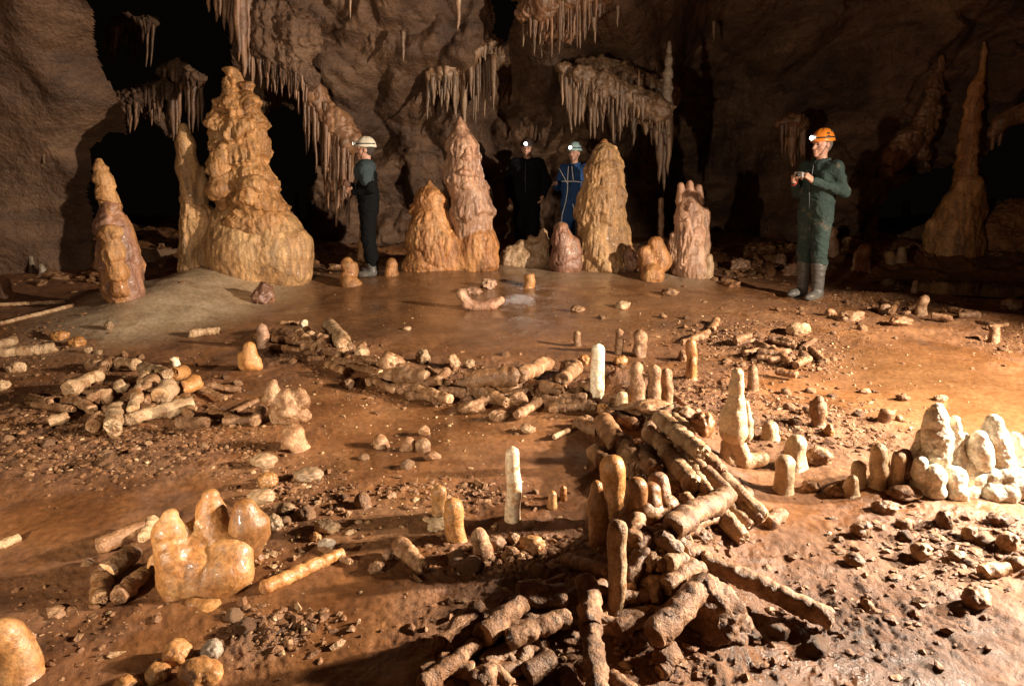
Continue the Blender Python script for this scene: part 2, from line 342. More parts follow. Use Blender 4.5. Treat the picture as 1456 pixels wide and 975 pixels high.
def gfull(x, y):
    P = np.stack([x, y, np.zeros_like(x)], 1)
    rough = np.clip(0.30 + 0.95 * blobs(x, y, ROUGH) - 0.45 * blobs(x, y, SMOOTH), 0.0, 1.25) * (0.8 + 0.2 * np.clip(y / 3.0, 0, 2.5))
    for pl, h, wd in RW[:4]: rough = np.maximum(rough, 0.9 * np.exp(-(seg_dist(x, y, pl) / (wd * 1.3)) ** 2))
    far = sm(8.6, 9.6, y); rough = rough * (1 - far) + far * 1.2
    z = gmacro(x, y) + 0.016 * fbm(P * 1.6, 3)
    cl = fbm(P * 11 + 5, 4, 0.6)
    z = z + rough * (0.013 * cl + 0.006 * np.maximum(ridged(P * np.array((21, 21, 1)) + 3, 2) - 0.6, 0) + 0.012 * fbm(P * 4.2, 2))
    z = z + 0.0018 * fbm(P * 30, 2) + far * 0.09 * fbm(P * 1.9 + 3, 4)
    return z, rough
def gz(x, y): return float(gfull(np.array([x]), np.array([y]))[0][0])
def gm(x, y): return float(gmacro(np.array([float(x)]), np.array([float(y)]))[0])
def at(px, py, off=0.0):              # pixel -> point that stands `off` above the floor
    rx, ry, rz = ray(px, py); z = 0.0
    for _ in range(7):
        t = (z + off - CAM_H) / rz if rz < -1e-3 else 14
        t = min(t, 13.0); z = 0.5 * z + 0.5 * gm(rx * t, ry * t)
    z = gz(rx * t, ry * t)
    t = min((z + off - CAM_H) / rz, 13.0)
    return np.array((rx * t, ry * t, CAM_H + rz * t))

rows = np.concatenate([np.arange(-4.6, 1.2, 0.16), 1.2 * np.exp(np.arange(0, math.log(16.0 / 1.2), 0.0042))])
u = np.concatenate([np.linspace(-3.2, -1.02, 50)[:-1], np.linspace(-1.02, 1.02, 900), np.linspace(1.02, 3.2, 50)[1:]])
yy = np.repeat(rows, len(u)); xx = np.tile(u, len(rows)) * (0.82 * np.maximum(yy, 1.0) + 0.28)
gv = []; gr = []
zz, rough = gfull(xx, yy)
me = mesh_np('mud_floor', np.stack([xx, yy, zz], 1), grid_faces(len(rows), len(u))[:, ::-1])
wet = np.clip(blobs(xx, yy, WET) * (1 - 0.7 * np.clip(rough, 0, 1)), 0, 1); tan_ = blobs(xx, yy, TAN) * (1 - 0.5 * np.clip(rough, 0, 1))
redd = blobs(xx, yy, [(700, 420, 330, 45), (450, 420, 80, 30)])
pale = np.clip(1.7 * blobs(xx, yy, [(290, 425, 110, 42), (215, 450, 95, 24)]) + 0.62 * blobs(xx, yy, [(800, 398, 130, 20), (960, 402, 70, 16), (650, 396, 90, 12)]), 0, 1)
for nm, arr in (('pale', pale), ('wet', wet), ('tan', tan_), ('red', redd), ('rough', rough)):
    me.attributes.new(nm, 'FLOAT', 'POINT').data.foreach_set('value', arr.astype(np.float32))
m = bpy.data.materials.new('wet_cave_mud'); m.use_nodes = True; nt = m.node_tree; L = nt.links.new; b = nt.nodes['Principled BSDF']
tc = nn(nt, 'ShaderNodeTexCoord')
def tex(sc, det=6, rg=0.6, ds=0.3):
    n = nn(nt, 'ShaderNodeTexNoise'); L(tc.outputs['Object'], n.inputs[0]); n.inputs['Scale'].default_value = sc; n.inputs['Detail'].default_value = det; n.inputs['Roughness'].default_value = rg; n.inputs['Distortion'].default_value = ds; return n.outputs[0]
def ramp(s, cols):
    cr = nn(nt, 'ShaderNodeValToRGB'); L(s, cr.inputs[0]); e = cr.color_ramp.elements
    for i, (p, c) in enumerate(cols):
        el = e[0] if i == 0 else (e[len(e) - 1] if i == len(cols) - 1 else e.new(p)); el.position = p; el.color = (*c, 1)
    return cr.outputs[0]
def mixc(f, a, c, bt='MIX'):
    n = nn(nt, 'ShaderNodeMix', data_type='RGBA', blend_type=bt)
    if isinstance(f, float): n.inputs[0].default_value = f
    else: L(f, n.inputs[0])
    for s, v in ((6, a), (7, c)):
        if isinstance(v, tuple): n.inputs[s].default_value = (*v, 1)
        else: L(v, n.inputs[s])
    return n.outputs[2]
def attr(nm):
    a = nn(nt, 'ShaderNodeAttribute', attribute_name=nm); return a.outputs['Fac']
def mrange(s, a, c, d, e):
    n = nn(nt, 'ShaderNodeMapRange'); L(s, n.inputs[0])
    for i, v in enumerate((a, c, d, e)): n.inputs[i + 1].default_value = v
    return n.outputs[0]
c1 = ramp(tex(2.2), [(0.3, (0.12, 0.046, 0.016)), (0.5, (0.215, 0.090, 0.033)), (0.7, (0.31, 0.147, 0.061))])
c1 = mixc(1.0, c1, mrange(tex(0.8, 4, 0.6, 0.8), 0.35, 0.65, 0.62, 1.15), 'MULTIPLY')
c1 = mixc(attr('tan'), c1, ramp(tex(5), [(0.3, (0.16, 0.070, 0.026)), (0.7, (0.235, 0.118, 0.05))]))
c1 = mixc(attr('red'), c1, ramp(tex(3.5, 7, 0.7, 1.0), [(0.3, (0.12, 0.052, 0.022)), (0.55, (0.20, 0.10, 0.045)), (0.75, (0.29, 0.165, 0.085))]))
c1 = mixc(mrange(attr('pale'), 0.25, 0.8, 0, 0.95), c1, ramp(tex(4, 7, 0.7, 0.8), [(0.3, (0.30, 0.20, 0.115)), (0.5, (0.44, 0.325, 0.205)), (0.7, (0.54, 0.42, 0.29))]))
c1 = mixc(1.0, c1, mrange(tex(34, 6, 0.7), 0.28, 0.72, 0.55, 1.35), 'MULTIPLY')
c1 = mixc(mrange(tex(60, 3, 0.6), 0.70, 0.76, 0, 0.6), c1, (0.45, 0.33, 0.2))
L(c1, b.inputs['Base Color'])
r0 = mrange(tex(9, 5), 0.35, 0.65, 0.52, 0.85); rw = mrange(tex(7, 5), 0.35, 0.65, 0.07, 0.28)
mr_ = nn(nt, 'ShaderNodeMix', data_type='FLOAT'); wadd = nn(nt, 'ShaderNodeMath', operation='MULTIPLY_ADD', use_clamp=True); L(mrange(tex(1.9, 5, 0.65), 0.50, 0.60, 0, 0.75), wadd.inputs[0]); wadd.inputs[1].default_value = 1.0; L(attr('wet'), wadd.inputs[2]); L(wadd.outputs[0], mr_.inputs[0]); L(r0, mr_.inputs[2]); L(rw, mr_.inputs[3]); L(mr_.outputs[0], b.inputs['Roughness'])
hgt = nn(nt, 'ShaderNodeMath', operation='MULTIPLY_ADD'); L(tex(38, 7, 0.72, 0.6), hgt.inputs[0]); hgt.inputs[1].default_value = 0.5; L(tex(130, 5, 0.7), hgt.inputs[2])
bp = nn(nt, 'ShaderNodeBump'); bp.inputs['Distance'].default_value = 0.016; L(mrange(attr('rough'), 0.0, 0.9, 0.10, 0.9), bp.inputs['Strength']); L(hgt.outputs[0], bp.inputs['Height']); L(bp.outputs[0], b.inputs['Normal'])
M['mud'] = m; me.materials.append(m)
tag(link('ground', me), kind='structure')

# shallow dark pool at the back right
def water_sheet(name, outline_px, lift):
    P = np.array([at(*p) for p in outline_px]); z = float(np.median([gz(q[0], q[1]) for q in P])) + lift
    c = P[:, :2].mean(0); n = 48; ring = []
    for i in range(n):
        f = i / n * len(P); a = P[int(f) % len(P), :2]; d = P[(int(f) + 1) % len(P), :2]; t = f - int(f); t = t * t * (3 - 2 * t)
        ring.append(a + (d - a) * t)
    ring = np.array(ring); k = 10
    V = np.vstack([np.column_stack([c + (ring - c) * (j / k), np.full(n, z)]) for j in range(1, k + 1)])
    i = np.arange((k - 1) * n); r_ = i // n; c_ = i % n; d_ = (c_ + 1) % n
    me = mesh_np(name, V, np.stack([r_ * n + c_, (r_ + 1) * n + c_, (r_ + 1) * n + d_, r_ * n + d_], 1)); me.materials.append(M['water'])
    return tag(link(name, me), kind='structure')
m = bpy.data.materials.new('muddy_water'); m.use_nodes = True; b = m.node_tree.nodes['Principled BSDF']
b.inputs['Base Color'].default_value = (0.05, 0.026, 0.011, 1); b.inputs['Roughness'].default_value = 0.06; b.inputs['IOR'].default_value = 1.33
nz = nn(m.node_tree, 'ShaderNodeTexNoise'); nz.inputs['Scale'].default_value = 14; bp = nn(m.node_tree, 'ShaderNodeBump'); bp.inputs['Strength'].default_value = 0.06; bp.inputs['Distance'].default_value = 0.02
m.node_tree.links.new(nz.outputs[0], bp.inputs['Height']); m.node_tree.links.new(bp.outputs[0], b.inputs['Normal']); M['water'] = m
water_sheet('pool_water', [(1190, 385), (1260, 372), (1380, 368), (1500, 376), (1530, 400), (1440, 425), (1330, 418), (1240, 402)], -0.012)

# ------------------------------------------------------------------ walls and ceiling of the chamber
def in_poly(px, py, poly):
    r = np.zeros(px.shape, bool); n = len(poly)
    for i in range(n):
        x1, y1 = poly[i]; x2, y2 = poly[(i + 1) % n]
        if y1 == y2: continue
        r ^= ((y1 > py) != (y2 > py)) & (px < (x2 - x1) * (py - y1) / (y2 - y1) + x1)
    return r
HOLES = [   # dark passages that lead on out of the lit chamber
    [(160, -70), (325, -70), (335, 60), (345, 120), (310, 220), (300, 345), (200, 352), (128, 348), (132, 215), (152, 190), (205, 180), (215, 140), (170, 118), (150, 70)],
    [(384, 150), (440, 165), (448, 250), (438, 330), (395, 335), (380, 230)],
    [(1236, 326), (1250, 296), (1290, 262), (1330, 236), (1360, 232), (1370, 322)],
    [(1402, 285), (1402, 236), (1420, 196), (1452, 172), (1520, 150), (1560, 285)],
    [(690, -30), (742, -40), (716, 62), (700, 50)],
]
BUMPS = [  # px, py, rx, ry, amount (towards the viewer -)
    (560, 40, 130, 90, -1.0), (480, 150, 60, 70, -0.7), (620, 200, 60, 60, -0.25), (560, 240, 60, 50, 0.25), (820, 20, 90, 60, -0.9), (650, 90, 60, 30, -0.5),
    (850, 80, 40, 30, 0.9), (880, 140, 70, 40, -0.7), (720, 90, 30, 40, 0.8), (930, 240, 50, 80, 0.5), (1040, 160, 90, 200, 1.6), (1000, 300, 70, 40, 0.4), (1080, 330, 60, 20, -0.4),
    (1200, 180, 40, 70, -0.3), (1310, 130, 40, 110, -0.4), (1230, 260, 40, 40, -0.4), (70, 120, 80, 90, -0.4), (30, 270, 40, 30, 0.8), (90, 310, 60, 22, -0.7), (430, 40, 40, 50, -0.5), (1430, 120, 50, 60, -0.5)]
def wall_y(x, z):
    P = np.stack([x, np.zeros_like(x), z], 1)
    y = np.full(x.shape, 11.0) - 0.27 * np.maximum(z - 1.7, 0) ** 2
    lx = -4.82 + 0.30 * np.clip(z - 1.2, 0, 3) + 0.35 * noise(P * np.array((0.2, 1, 1.3)))
    lf = sm(lx + 0.12, lx - 0.12, x)
    y = y - 2.3 * lf - lf * 0.55 * np.clip(z - 1.2, -0.5, 3) + 0.55 * sm(lx - 0.75, lx - 0.1, x) * lf - 0.42 * np.maximum(-x - 5.3, 0)
    d = x - (4.05 + 0.42 * (z - 0.3))                      # the sloping wall on the right
    y = y + 1.2 * sm(2.2, 3.2, x) - 1.15 * sm(-0.5, 0.9, d) - 0.16 * np.maximum(d, 0)
    for px, py, rx, ry, a in BUMPS:
        c = pt(px, py, 10.6); y = y + a * np.exp(-((x - c[0]) / (rx * 10.6 / F_PX)) ** 2 - ((z - c[2]) / (ry * 10.6 / F_PX)) ** 2)
    wp = P * np.array((1, 1, 1.25)) + 0.35 * np.stack([noise(P * 0.8), noise(P * 0.8 + 7), noise(P * 0.8 + 13)], 1)
    sc = np.abs(noise(wp * 0.95 + 2)); sc2 = np.abs(noise(wp * 2.1 + 6))
    calm = 1 - 0.85 * lf                     # the left slab is smooth
    y = y + calm * (0.62 * (0.35 - sc) + 0.18 * (0.3 - sc2) + 0.07 * (0.3 - np.abs(noise(wp * 4.3 + 1)))) + 0.22 * fbm(P * 0.55 + 4, 3) + (0.006 + 0.045 * calm) * fbm(P * 4.5, 4, 0.55)
    y = y + 0.05 * sm(0.1, 0.5, noise(P * 0.9 + 21)) * ridged(P * np.array((9, 1, 1.6)), 2)   # faint drip flutes
    return y
wx = np.concatenate([np.arange(-12.5, -7.6, 0.06), np.arange(-7.6, 8.2, 0.022), np.arange(8.2, 12.5, 0.06)]); wz = np.arange(-0.5, 5.2, 0.024)
X, Z = np.meshgrid(wx, wz, indexing='ij'); X = X.ravel(); Z = Z.ravel(); Yw = wall_y(X, Z)
V = np.stack([X, Yw, Z], 1); Q = grid_faces(len(wx), len(wz))
ppx, ppy = proj(V[Q].mean(1)); jit = np.stack([X, 0 * X, Z], 1)[Q[:, 0]]
ppx = ppx + 14 * noise(jit * 1.6) + 5 * noise(jit * 4); ppy = ppy + 14 * noise(jit * 1.6 + 9) + 5 * noise(jit * 4 + 3)
keep = np.ones(len(Q), bool)
brow = -4.82 + 0.30 * np.clip(jit[:, 2] - 1.2, 0, 3) + 0.35 * noise(jit * np.array((0.2, 1, 1.3))) - 0.135 + 0.10 * noise(jit * np.array((0, 0, 2.5))) - 0.06
keep &= ~((jit[:, 0] > brow) & (jit[:, 0] < brow + 0.9) & (ppx < 330) & (ppy < 350))
for h in HOLES: keep &= ~in_poly(ppx, ppy, h)
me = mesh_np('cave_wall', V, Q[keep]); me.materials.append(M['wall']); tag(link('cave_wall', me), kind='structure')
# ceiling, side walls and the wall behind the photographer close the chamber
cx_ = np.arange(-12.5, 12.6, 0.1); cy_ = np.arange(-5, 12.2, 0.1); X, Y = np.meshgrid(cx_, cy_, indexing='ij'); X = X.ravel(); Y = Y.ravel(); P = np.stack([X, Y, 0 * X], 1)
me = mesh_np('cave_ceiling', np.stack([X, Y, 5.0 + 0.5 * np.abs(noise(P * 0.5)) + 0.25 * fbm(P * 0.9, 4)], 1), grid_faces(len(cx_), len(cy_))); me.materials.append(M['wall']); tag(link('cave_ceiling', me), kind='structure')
def side(pts, name):
    s_ = np.linspace(0, 1, 140); path = np.array([np.interp(s_, np.linspace(0, 1, len(pts)), [p[k] for p in pts]) for k in (0, 1)]).T
    z_ = np.arange(-0.6, 6.0, 0.1); V = np.array([(p[0], p[1], z) for p in path for z in z_]); n = noise(V * 0.7) * 0.5 + fbm(V * 2, 3) * 0.12
    c = np.array((0, 4.0, 0)); dr = c - V; dr[:, 2] = 0; V = V + dr / np.linalg.norm(dr, axis=1)[:, None] * n[:, None]
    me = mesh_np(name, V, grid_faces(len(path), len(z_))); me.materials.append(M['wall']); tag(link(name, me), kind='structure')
side([(-11.5, 10), (-10, 4), (-7, -2), (0, -4.3), (7, -2), (10, 4), (11.5, 10)], 'side_wall')
# ------------------------------------------------------------------ builders for the speleothems
def px_m(p):                            # metres that one pixel covers at a point
    return (p[1] * _c - (p[2] - CAM_H) * _s) / F_PX
def drip_disp(V, N, amp, tiers=0.0, flute=0.0, seed=0.0, tz=3.0, fine=0.4):
    """knobbly relief, overhanging tiers and vertical drip flutes of flowstone"""
    P = V + seed
    d = amp * fbm(P * 3.0, 3) + amp * fine * (fbm(P * 13, 4, 0.65) + 0.22 * np.maximum(ridged(P * 24, 2), 0))
    side_ = 1 - np.abs(N[:, 2]) * 0.8
    if tiers:
        ph = P[:, 2] * tz + 0.8 * noise(P * np.array((2.2, 2.2, 1.1))) + 0.22 * noise(P * 8)
        fr = ph - np.floor(ph)                       # 0 at an undercut, 1 at the brow above it
        d = d + tiers * side_ * (sm(0.0, 0.22, fr) * (1 - 0.65 * fr) - 0.5)
        fl = 1 - np.abs(noise(P * np.array((17, 17, 2.2)) + 0.5 * noise(P * 6)[:, None])) * 1.3 - np.abs(noise(P * np.array((31, 31, 5)) + 3)) * 1.1
        d = d + flute * side_ * sm(0.95, 0.25, fr) * fl * (0.8 + 0.8 * noise(P * 2.6 + 4))
    elif flute:
        d = d + flute * side_ * (0.4 + 0.8 * noise(P * 1.8 + 8)) * (1 - np.abs(noise(P * np.array((15, 15, 2.0)) + 0.6 * noise(P * 5)[:, None])) * 1.2 - np.abs(noise(P * np.array((33, 33, 5)))) * 1.0)
    return d
def formation(name, prims, Y, mat, h=0.016, k=0.06, amp=0.02, tiers=0.0, flute=0.0, tz=3.0, seed=None, parent=None, origin=None, fine=0.4, depth=1.0, sub=()):
    """prims: chains of (px, py, r_px[, dy]) at depth Y (metres) -> one blended mesh"""
    W = []
    for ch in prims:
        ps = [pt(q[0], q[1], Y + (q[3] if len(q) > 3 else 0.0)) for q in ch]
        W.append([(p, q[2] * px_m(p)) for p, q in zip(ps, ch)])
    al = np.array([p for ch in W for p, r in ch]); rr = np.array([r for ch in W for p, r in ch])
    lo = (al - rr[:, None]).min(0) - 0.12; hi = (al + rr[:, None]).max(0) + 0.12
    f = Field(lo, hi, h)
    for ch in W:
        if len(ch) == 1: f.cone(ch[0][0], ch[0][0] + 1e-4, ch[0][1], ch[0][1], k)
        for (a, ra), (b_, rb) in zip(ch[:-1], ch[1:]): f.cone(a, b_, ra, rb, k)
    V, Q = f.mesh(); N = vnormals(V, Q)
    if seed is None: seed = float(RNG.random() * 50)
    V = V + N * drip_disp(V, N, amp, tiers, flute, seed, tz, fine)[:, None]
    o0 = np.array(origin if origin is not None else (al[:, 0].mean(), al[:, 1].mean(), lo[2]))
    me = mesh_np(name, V - o0, Q, mats=(mat,))
    if parent is not None:
        return link(name, me, o0 - np.array(parent.location), parent)
    return link(name, me, o0)
def base_pt(px, py): return at(px, py)

def upright(px, pyb, pyt, rb, rt, mat, label, cat='stalagmite', group=None, lean=0, prof=None, amp=0.10, rings=0.04, name='stalagmite', broken=False, nr=22, lift=0.0):
    """a free-standing stalagmite from a pixel foot to a pixel top; prof = (t, factor) list"""
    p0 = at(px, pyb) + np.array((0, 0, lift)); S = px_m(p0)
    Y = p0[1] + rb * S * 0.6; top = pt(px + lean, pyt, Y); bot = np.array((p0[0], Y, p0[2] - 0.015 - rb * S * 0.5))
    H = top[2] - bot[2]; n = max(14, int(H / 0.012)); n = min(n, 60); t = np.linspace(0, 1, n)
    rad = (rb + (rt - rb) * t) * S
    if prof: rad = rad * np.interp(t, [q[0] for q in prof], [q[1] for q in prof])
    cap = np.clip((1 - t) * H / (rt * S * (0.25 if broken else 1.15)), 0, 1); rad = rad * np.sqrt(np.clip(1 - (1 - cap) ** 2, 0, 1)) + 0.0004
    rad = rad * (1 + 0.32 * np.exp(-(t * H / (rb * S * 0.55)) ** 2))
    path = bot + (top - bot) * t[:, None]; sd = RNG.random(3) * 40
    wob = np.stack([noise(np.stack([t * H * 7 + sd[0], t * 0, t * 0], 1)), noise(np.stack([t * H * 7 + sd[1], t * 0 + 3, t * 0], 1)), t * 0], 1) * rb * S * 0.35 * np.minimum(t * 3, 1)[:, None]
    path = path + wob
    V, Q = tube(path - bot, np.maximum(rad, 0.0004), nr)
    N = vnormals(V, Q); P = V + sd
    rz = V[:, 2]
    dd = rb * S * (amp * 1.6 * fbm(P * 0.45 / (rb * S), 3) + amp * 0.7 * fbm(P * 1.9 / (rb * S), 3, 0.6) + rings * noise(np.stack([rz * 0.9 / (rb * S) * 2.2 + 0.25 * noise(P * 20), P[:, 0] * 3, P[:, 1] * 3], 1)))
    env = np.clip(1 - (rz - (H - rt * S * 0.8)) / (rt * S * 0.8), 0.25, 1)
    V = V + N * (dd * env)[:, None]
    o = link(name, mesh_mixed(name, V, Q, mats=(mat,)), bot)
    return tag(o, label, cat, group)

def log(x1, y1, x2, y2, r, label, mat=None, lift=0.0, group=None, r2=None, end=0, knob=0.125, name='broken_stalagmite', cat='broken stalagmite', bend=0.0, taper=1.0, dl=0.0):
    """a broken stalagmite lying between two pixels; end=1/2/3 shows the fracture at first/second/both ends"""
    mat = mat or M['log']
    p = at((x1 + x2) / 2, (y1 + y2) / 2); S = px_m(p); rr = r * S
    A = at(x1, y1, rr * 0.62 + lift); B = at(x2, y2, rr * 0.62 + lift + dl)
    Ln = np.linalg.norm(B - A); n = int(min(56, max(10, Ln / (rr * 0.22)))); t = np.linspace(0, 1, n)
    path = A + (B - A) * t[:, None]; sd = RNG.random(3) * 60
    up = np.array((0, 0, 1.0)); sd_ = np.cross(B - A, up); sd_ /= np.linalg.norm(sd_) + 1e-9
    path = path + (bend * rr * np.sin(np.pi * t))[:, None] * sd_ + (noise(np.stack([t * Ln * 5 + sd[0], 0 * t, 0 * t], 1)) * rr * 0.22)[:, None] * sd_ + (noise(np.stack([t * Ln * 5 + sd[1], 0 * t + 5, 0 * t], 1)) * rr * 0.15)[:, None] * up
    taper = taper if taper != 1.0 else float(RNG.uniform(.78, 1.12)); rad = rr * (1 + (taper - 1) * t)
    e = np.minimum(t, 1 - t) * Ln / (rr * 0.28); rad = rad * (0.90 + 0.10 * np.clip(e, 0, 1) ** 0.5)
    rad = rad * (1 + 0.12 * noise(np.stack([t * Ln / rr * 0.9 + sd[2], 0 * t, 0 * t], 1)))
    nr = 18; V, Q = tube(path - A, rad, nr, cap=False)
    N = vnormals(V, Q); P = V + sd
    d = rr * (knob * 1.8 * fbm(P * 0.7 / rr, 4, 0.6) + 0.05 * noise(np.stack([np.repeat(t, nr).tolist(), ] * 3, 1)[: len(V)] * np.array((Ln / rr * 3.2, 0.3, 0.2)) + sd))
    V = V + N * d[:, None]; T = (B - A) / Ln
    for base, dr, fl in ((0, -T, 1), ((n - 1) * nr, T, 0)):   # jagged snapped ends
        ring = V[base: base + nr]; cen = ring.mean(0); c0 = len(V); tilt = RNG.normal(size=3) * 0.35
        W_ = [cen + (ring - cen) * f_ + dr[None] * (rr * g_ * RNG.uniform(-.3, 1, (nr, 1)) + ((ring - cen) @ tilt)[:, None] * (0.5 if f_ < 1 else 0)) for f_, g_ in ((1.0, 0.0), (0.78, 0.18), (0.4, 0.22))] + [cen[None] + dr * rr * RNG.uniform(-.05, .15)]
        V = np.vstack([V] + W_); k_ = np.arange(nr); k2 = (k_ + 1) % nr; F_ = []
        for j in range(2):
            for tri in ((j * nr + k_, j * nr + k2, (j + 1) * nr + k2), (j * nr + k_, (j + 1) * nr + k2, (j + 1) * nr + k_)): F_.append(np.stack([tri[0], tri[1], tri[2], tri[2]], 1))
        F_.append(np.stack([2 * nr + k_, 2 * nr + k2, np.full(nr, 3 * nr), np.full(nr, 3 * nr)], 1)); F_ = np.vstack(F_) + c0
        if fl: F_ = F_[:, [1, 0, 2, 2]]
        Q = np.vstack([Q, F_])
    o = link(name, mesh_mixed(name, V, Q, mats=(mat,), flat_tris=True), A); tag(o, label, cat, group)
    T = (B - A) / Ln
    for bit, c, dr, base, rc in ((1, path[0] - A, -T, 0, rad[0]), (2, path[-1] - A, T, n - 1, rad[-1])):
        if not end & bit: continue
        ring = V[base * nr: base * nr + nr]; cen = ring.mean(0); W_ = [cen + (ring - cen) * f + dr * rr * (0.02 + 0.10 * g) + rr * 0.05 * RNG.normal(size=(nr, 3)) * (f < 0.9) for f, g in ((0.97, 0.0), (0.72, 0.6), (0.45, 0.5), (0.2, -0.2))]
        W_ = np.vstack(W_ + [cen[None] + dr * rr * 0.02]); k_ = np.arange(nr); k2 = (k_ + 1) % nr; F_ = []
        for j in range(3): F_.append(np.stack([j * nr + k_, j * nr + k2, (j + 1) * nr + k2, (j + 1) * nr + k_], 1))
        F_.append(np.stack([3 * nr + k_, 3 * nr + k2, np.full(nr, 4 * nr), np.full(nr, 4 * nr)], 1))
        link('broken_end', mesh_mixed('broken_end', W_, np.vstack(F_), mats=(M['face'],)), (0, 0, 0), o)
    return o

def rock(px, py, rx, ry, label, mat=None, cat='stone', group=None, name='stone', flat=0.75, rugged=0.22, lift=0.0, sub=4, ang=0.0, deep=1.0, faceted=0.0):
    """a loose stone or lump whose centre shows at a pixel, radii in pixels"""
    mat = mat or M['clod']; p = at(px, py + ry * 0.4); S = px_m(p)
    a, c = rx * S, ry * S; p = at(px, py, c * 0.55 + lift)
    V, Q = ico(sub); sd = RNG.random(3) * 70
    d = 1 + rugged * 1.6 * fbm(V * 0.9 + sd, 3) + rugged * 0.7 * fbm(V * 3.0 + sd, 4, 0.68)
    if faceted:
        for _ in range(9):
            nrm = RNG.normal(size=3); nrm /= np.linalg.norm(nrm); lim = RNG.uniform(0.62, 0.9); dt = V @ nrm * d
            d = np.where(dt > lim, d * (1 - faceted * (1 - lim / np.maximum(dt, 1e-6))), d)
    W_ = V * d[:, None] * np.array((a, (a + c) * 0.5 * deep, c)); ca, sa = math.cos(ang), math.sin(ang)
    W_ = np.stack([W_[:, 0] * ca - W_[:, 2] * sa, W_[:, 1], W_[:, 0] * sa + W_[:, 2] * ca], 1)
    o = link(name, mesh_np(name, W_, Q, mats=(mat,)), p); return tag(o, label, cat, group)

def knob_thing(name, label, cat, prims, mat, Y=None, h=None, k=None, amp=None, group=None, base=None, flute=0.0, tiers=0.0, fine=0.5):
    """a low cluster blended from rounded knobs; chain entries (px, py, r_px[, dy m])"""
    b_ = at(*base); Y = Y or b_[1] + 0.03; S = px_m(b_)
    rmin = min(q[2] for ch in prims for q in ch) * S
    o = formation(name, prims, Y, mat, h or max(0.0045, rmin * 0.16), k or rmin * 0.6, amp if amp is not None else rmin * 0.12, tiers, flute, origin=b_, fine=fine)
    return tag(o, label, cat, group)
def clump(name, label, cat, parts, Y, base, group=None):
    """an Empty with differently looking blended parts: (part name, prims, mat, kwargs)"""
    b_ = at(*base) if base is not None else pt(parts[0][1][0][0][0], parts[0][1][0][0][1], Y); e = empty(name, b_, label, cat, group)
    for nm, pr, mt, kw in parts: formation(nm, pr, Y, mt, parent=e, **kw)
    return e
# ------------------------------------------------------------------ the big stalagmites at the back
def Yat(px, py): return float(at(px, py)[1])
KW = dict(amp=0.022, h=0.015)
# far left brown stalagmite
clump('banded_stalagmite', 'dark purple-brown stalagmite with a thin bent tip, leftmost of the tall row', 'stalagmite', [
    ('shaft', [[(158, 298, 14), (163, 325, 23), (166, 350, 24.5), (170, 378, 26), (175, 405, 25), (179, 428, 24)]], M['umber'], dict(amp=0.02, tiers=0.035, flute=0.02, tz=2.2, h=0.013)),
    ('tip', [[(142, 230, 6), (146, 250, 9.5), (150, 275, 11), (157, 300, 12)]], M['ochre'], dict(amp=0.02, tiers=0.03, flute=0.015, tz=7, h=0.011)),
    ('drip_face', [[(158, 330, 13, -0.13), (160, 355, 12, -0.16), (166, 385, 12, -0.16), (171, 412, 13, -0.13)]], M['orange'], dict(amp=0.012, tiers=0.03, flute=0.03, tz=5, h=0.011)),
], Yat(172, 432) + 0.22, (172, 432))
# large left group
Yb = Yat(360, 402) + 0.42
clump('stalagmite_massif', 'massive ochre stalagmite with a bulging base behind a pale apron, largest in the cave', 'stalagmite', [
    ('tower', [[(328, 103, 4.5), (329, 118, 9), (333, 150, 19), (344, 185, 29), (347, 215, 30), (354, 250, 31), (362, 285, 35), (366, 310, 46)], [(352, 124, 5), (354, 150, 15), (362, 200, 18)], [(312, 150, 10), (313, 185, 14, -0.1), (317, 222, 15, -0.1)]], M['ochre'], dict(amp=0.035, tiers=0.09, flute=0.06, tz=3.5, h=0.012, k=0.05, seed=3.1, fine=0.5)),
    ('drip_column', [[(314, 215, 13, -0.22), (312, 240, 14, -0.24), (313, 268, 15, -0.24), (316, 292, 10, -0.2)]], M['ochre'], dict(amp=0.035, tiers=0.06, flute=0.035, tz=3.6, h=0.012)),
    ('drip_column', [[(362, 262, 15, -0.28), (352, 284, 13, -0.3), (372, 290, 15, -0.28)]], M['ochre'], dict(amp=0.045, tiers=0.05, flute=0.03, tz=6, h=0.012)),
    ('bulging_base', [[(326, 320, 24, -0.05), (328, 350, 34), (333, 385, 36)], [(386, 335, 42), (394, 362, 46), (400, 385, 38)], [(350, 310, 34), (355, 360, 52), (360, 380, 45)], [(425, 345, 16, -0.1), (424, 388, 14, -0.1)]], M['ochre2'], dict(amp=0.02, flute=0.035, h=0.016, k=0.12, seed=7.7)),
    ('slim_pillar', [[(261, 182, 6), (264, 205, 12), (268, 240, 15), (270, 272, 12), (272, 290, 14)]], M['ochre2'], dict(amp=0.012, h=0.012)),
    ('pillar_foot', [[(271, 285, 14), (276, 320, 16), (276, 350, 17), (279, 380, 20), (288, 398, 22)], [(290, 300, 12), (300, 360, 22), (312, 392, 24)]], M['ochre2'], dict(amp=0.02, flute=0.035, h=0.013)),
    ('finger', [[(287, 240, 4.5), (287, 258, 6.5), (285, 285, 8), (284, 310, 10)]], M['ochre2'], dict(amp=0.01, h=0.009)),
], Yb, (330, 405))
rock(374, 420, 15, 17, 'knobbly dark reddish lump at the foot of the massive stalagmite', M['umber'], 'flowstone lump', name='flowstone_lump', rugged=0.3)
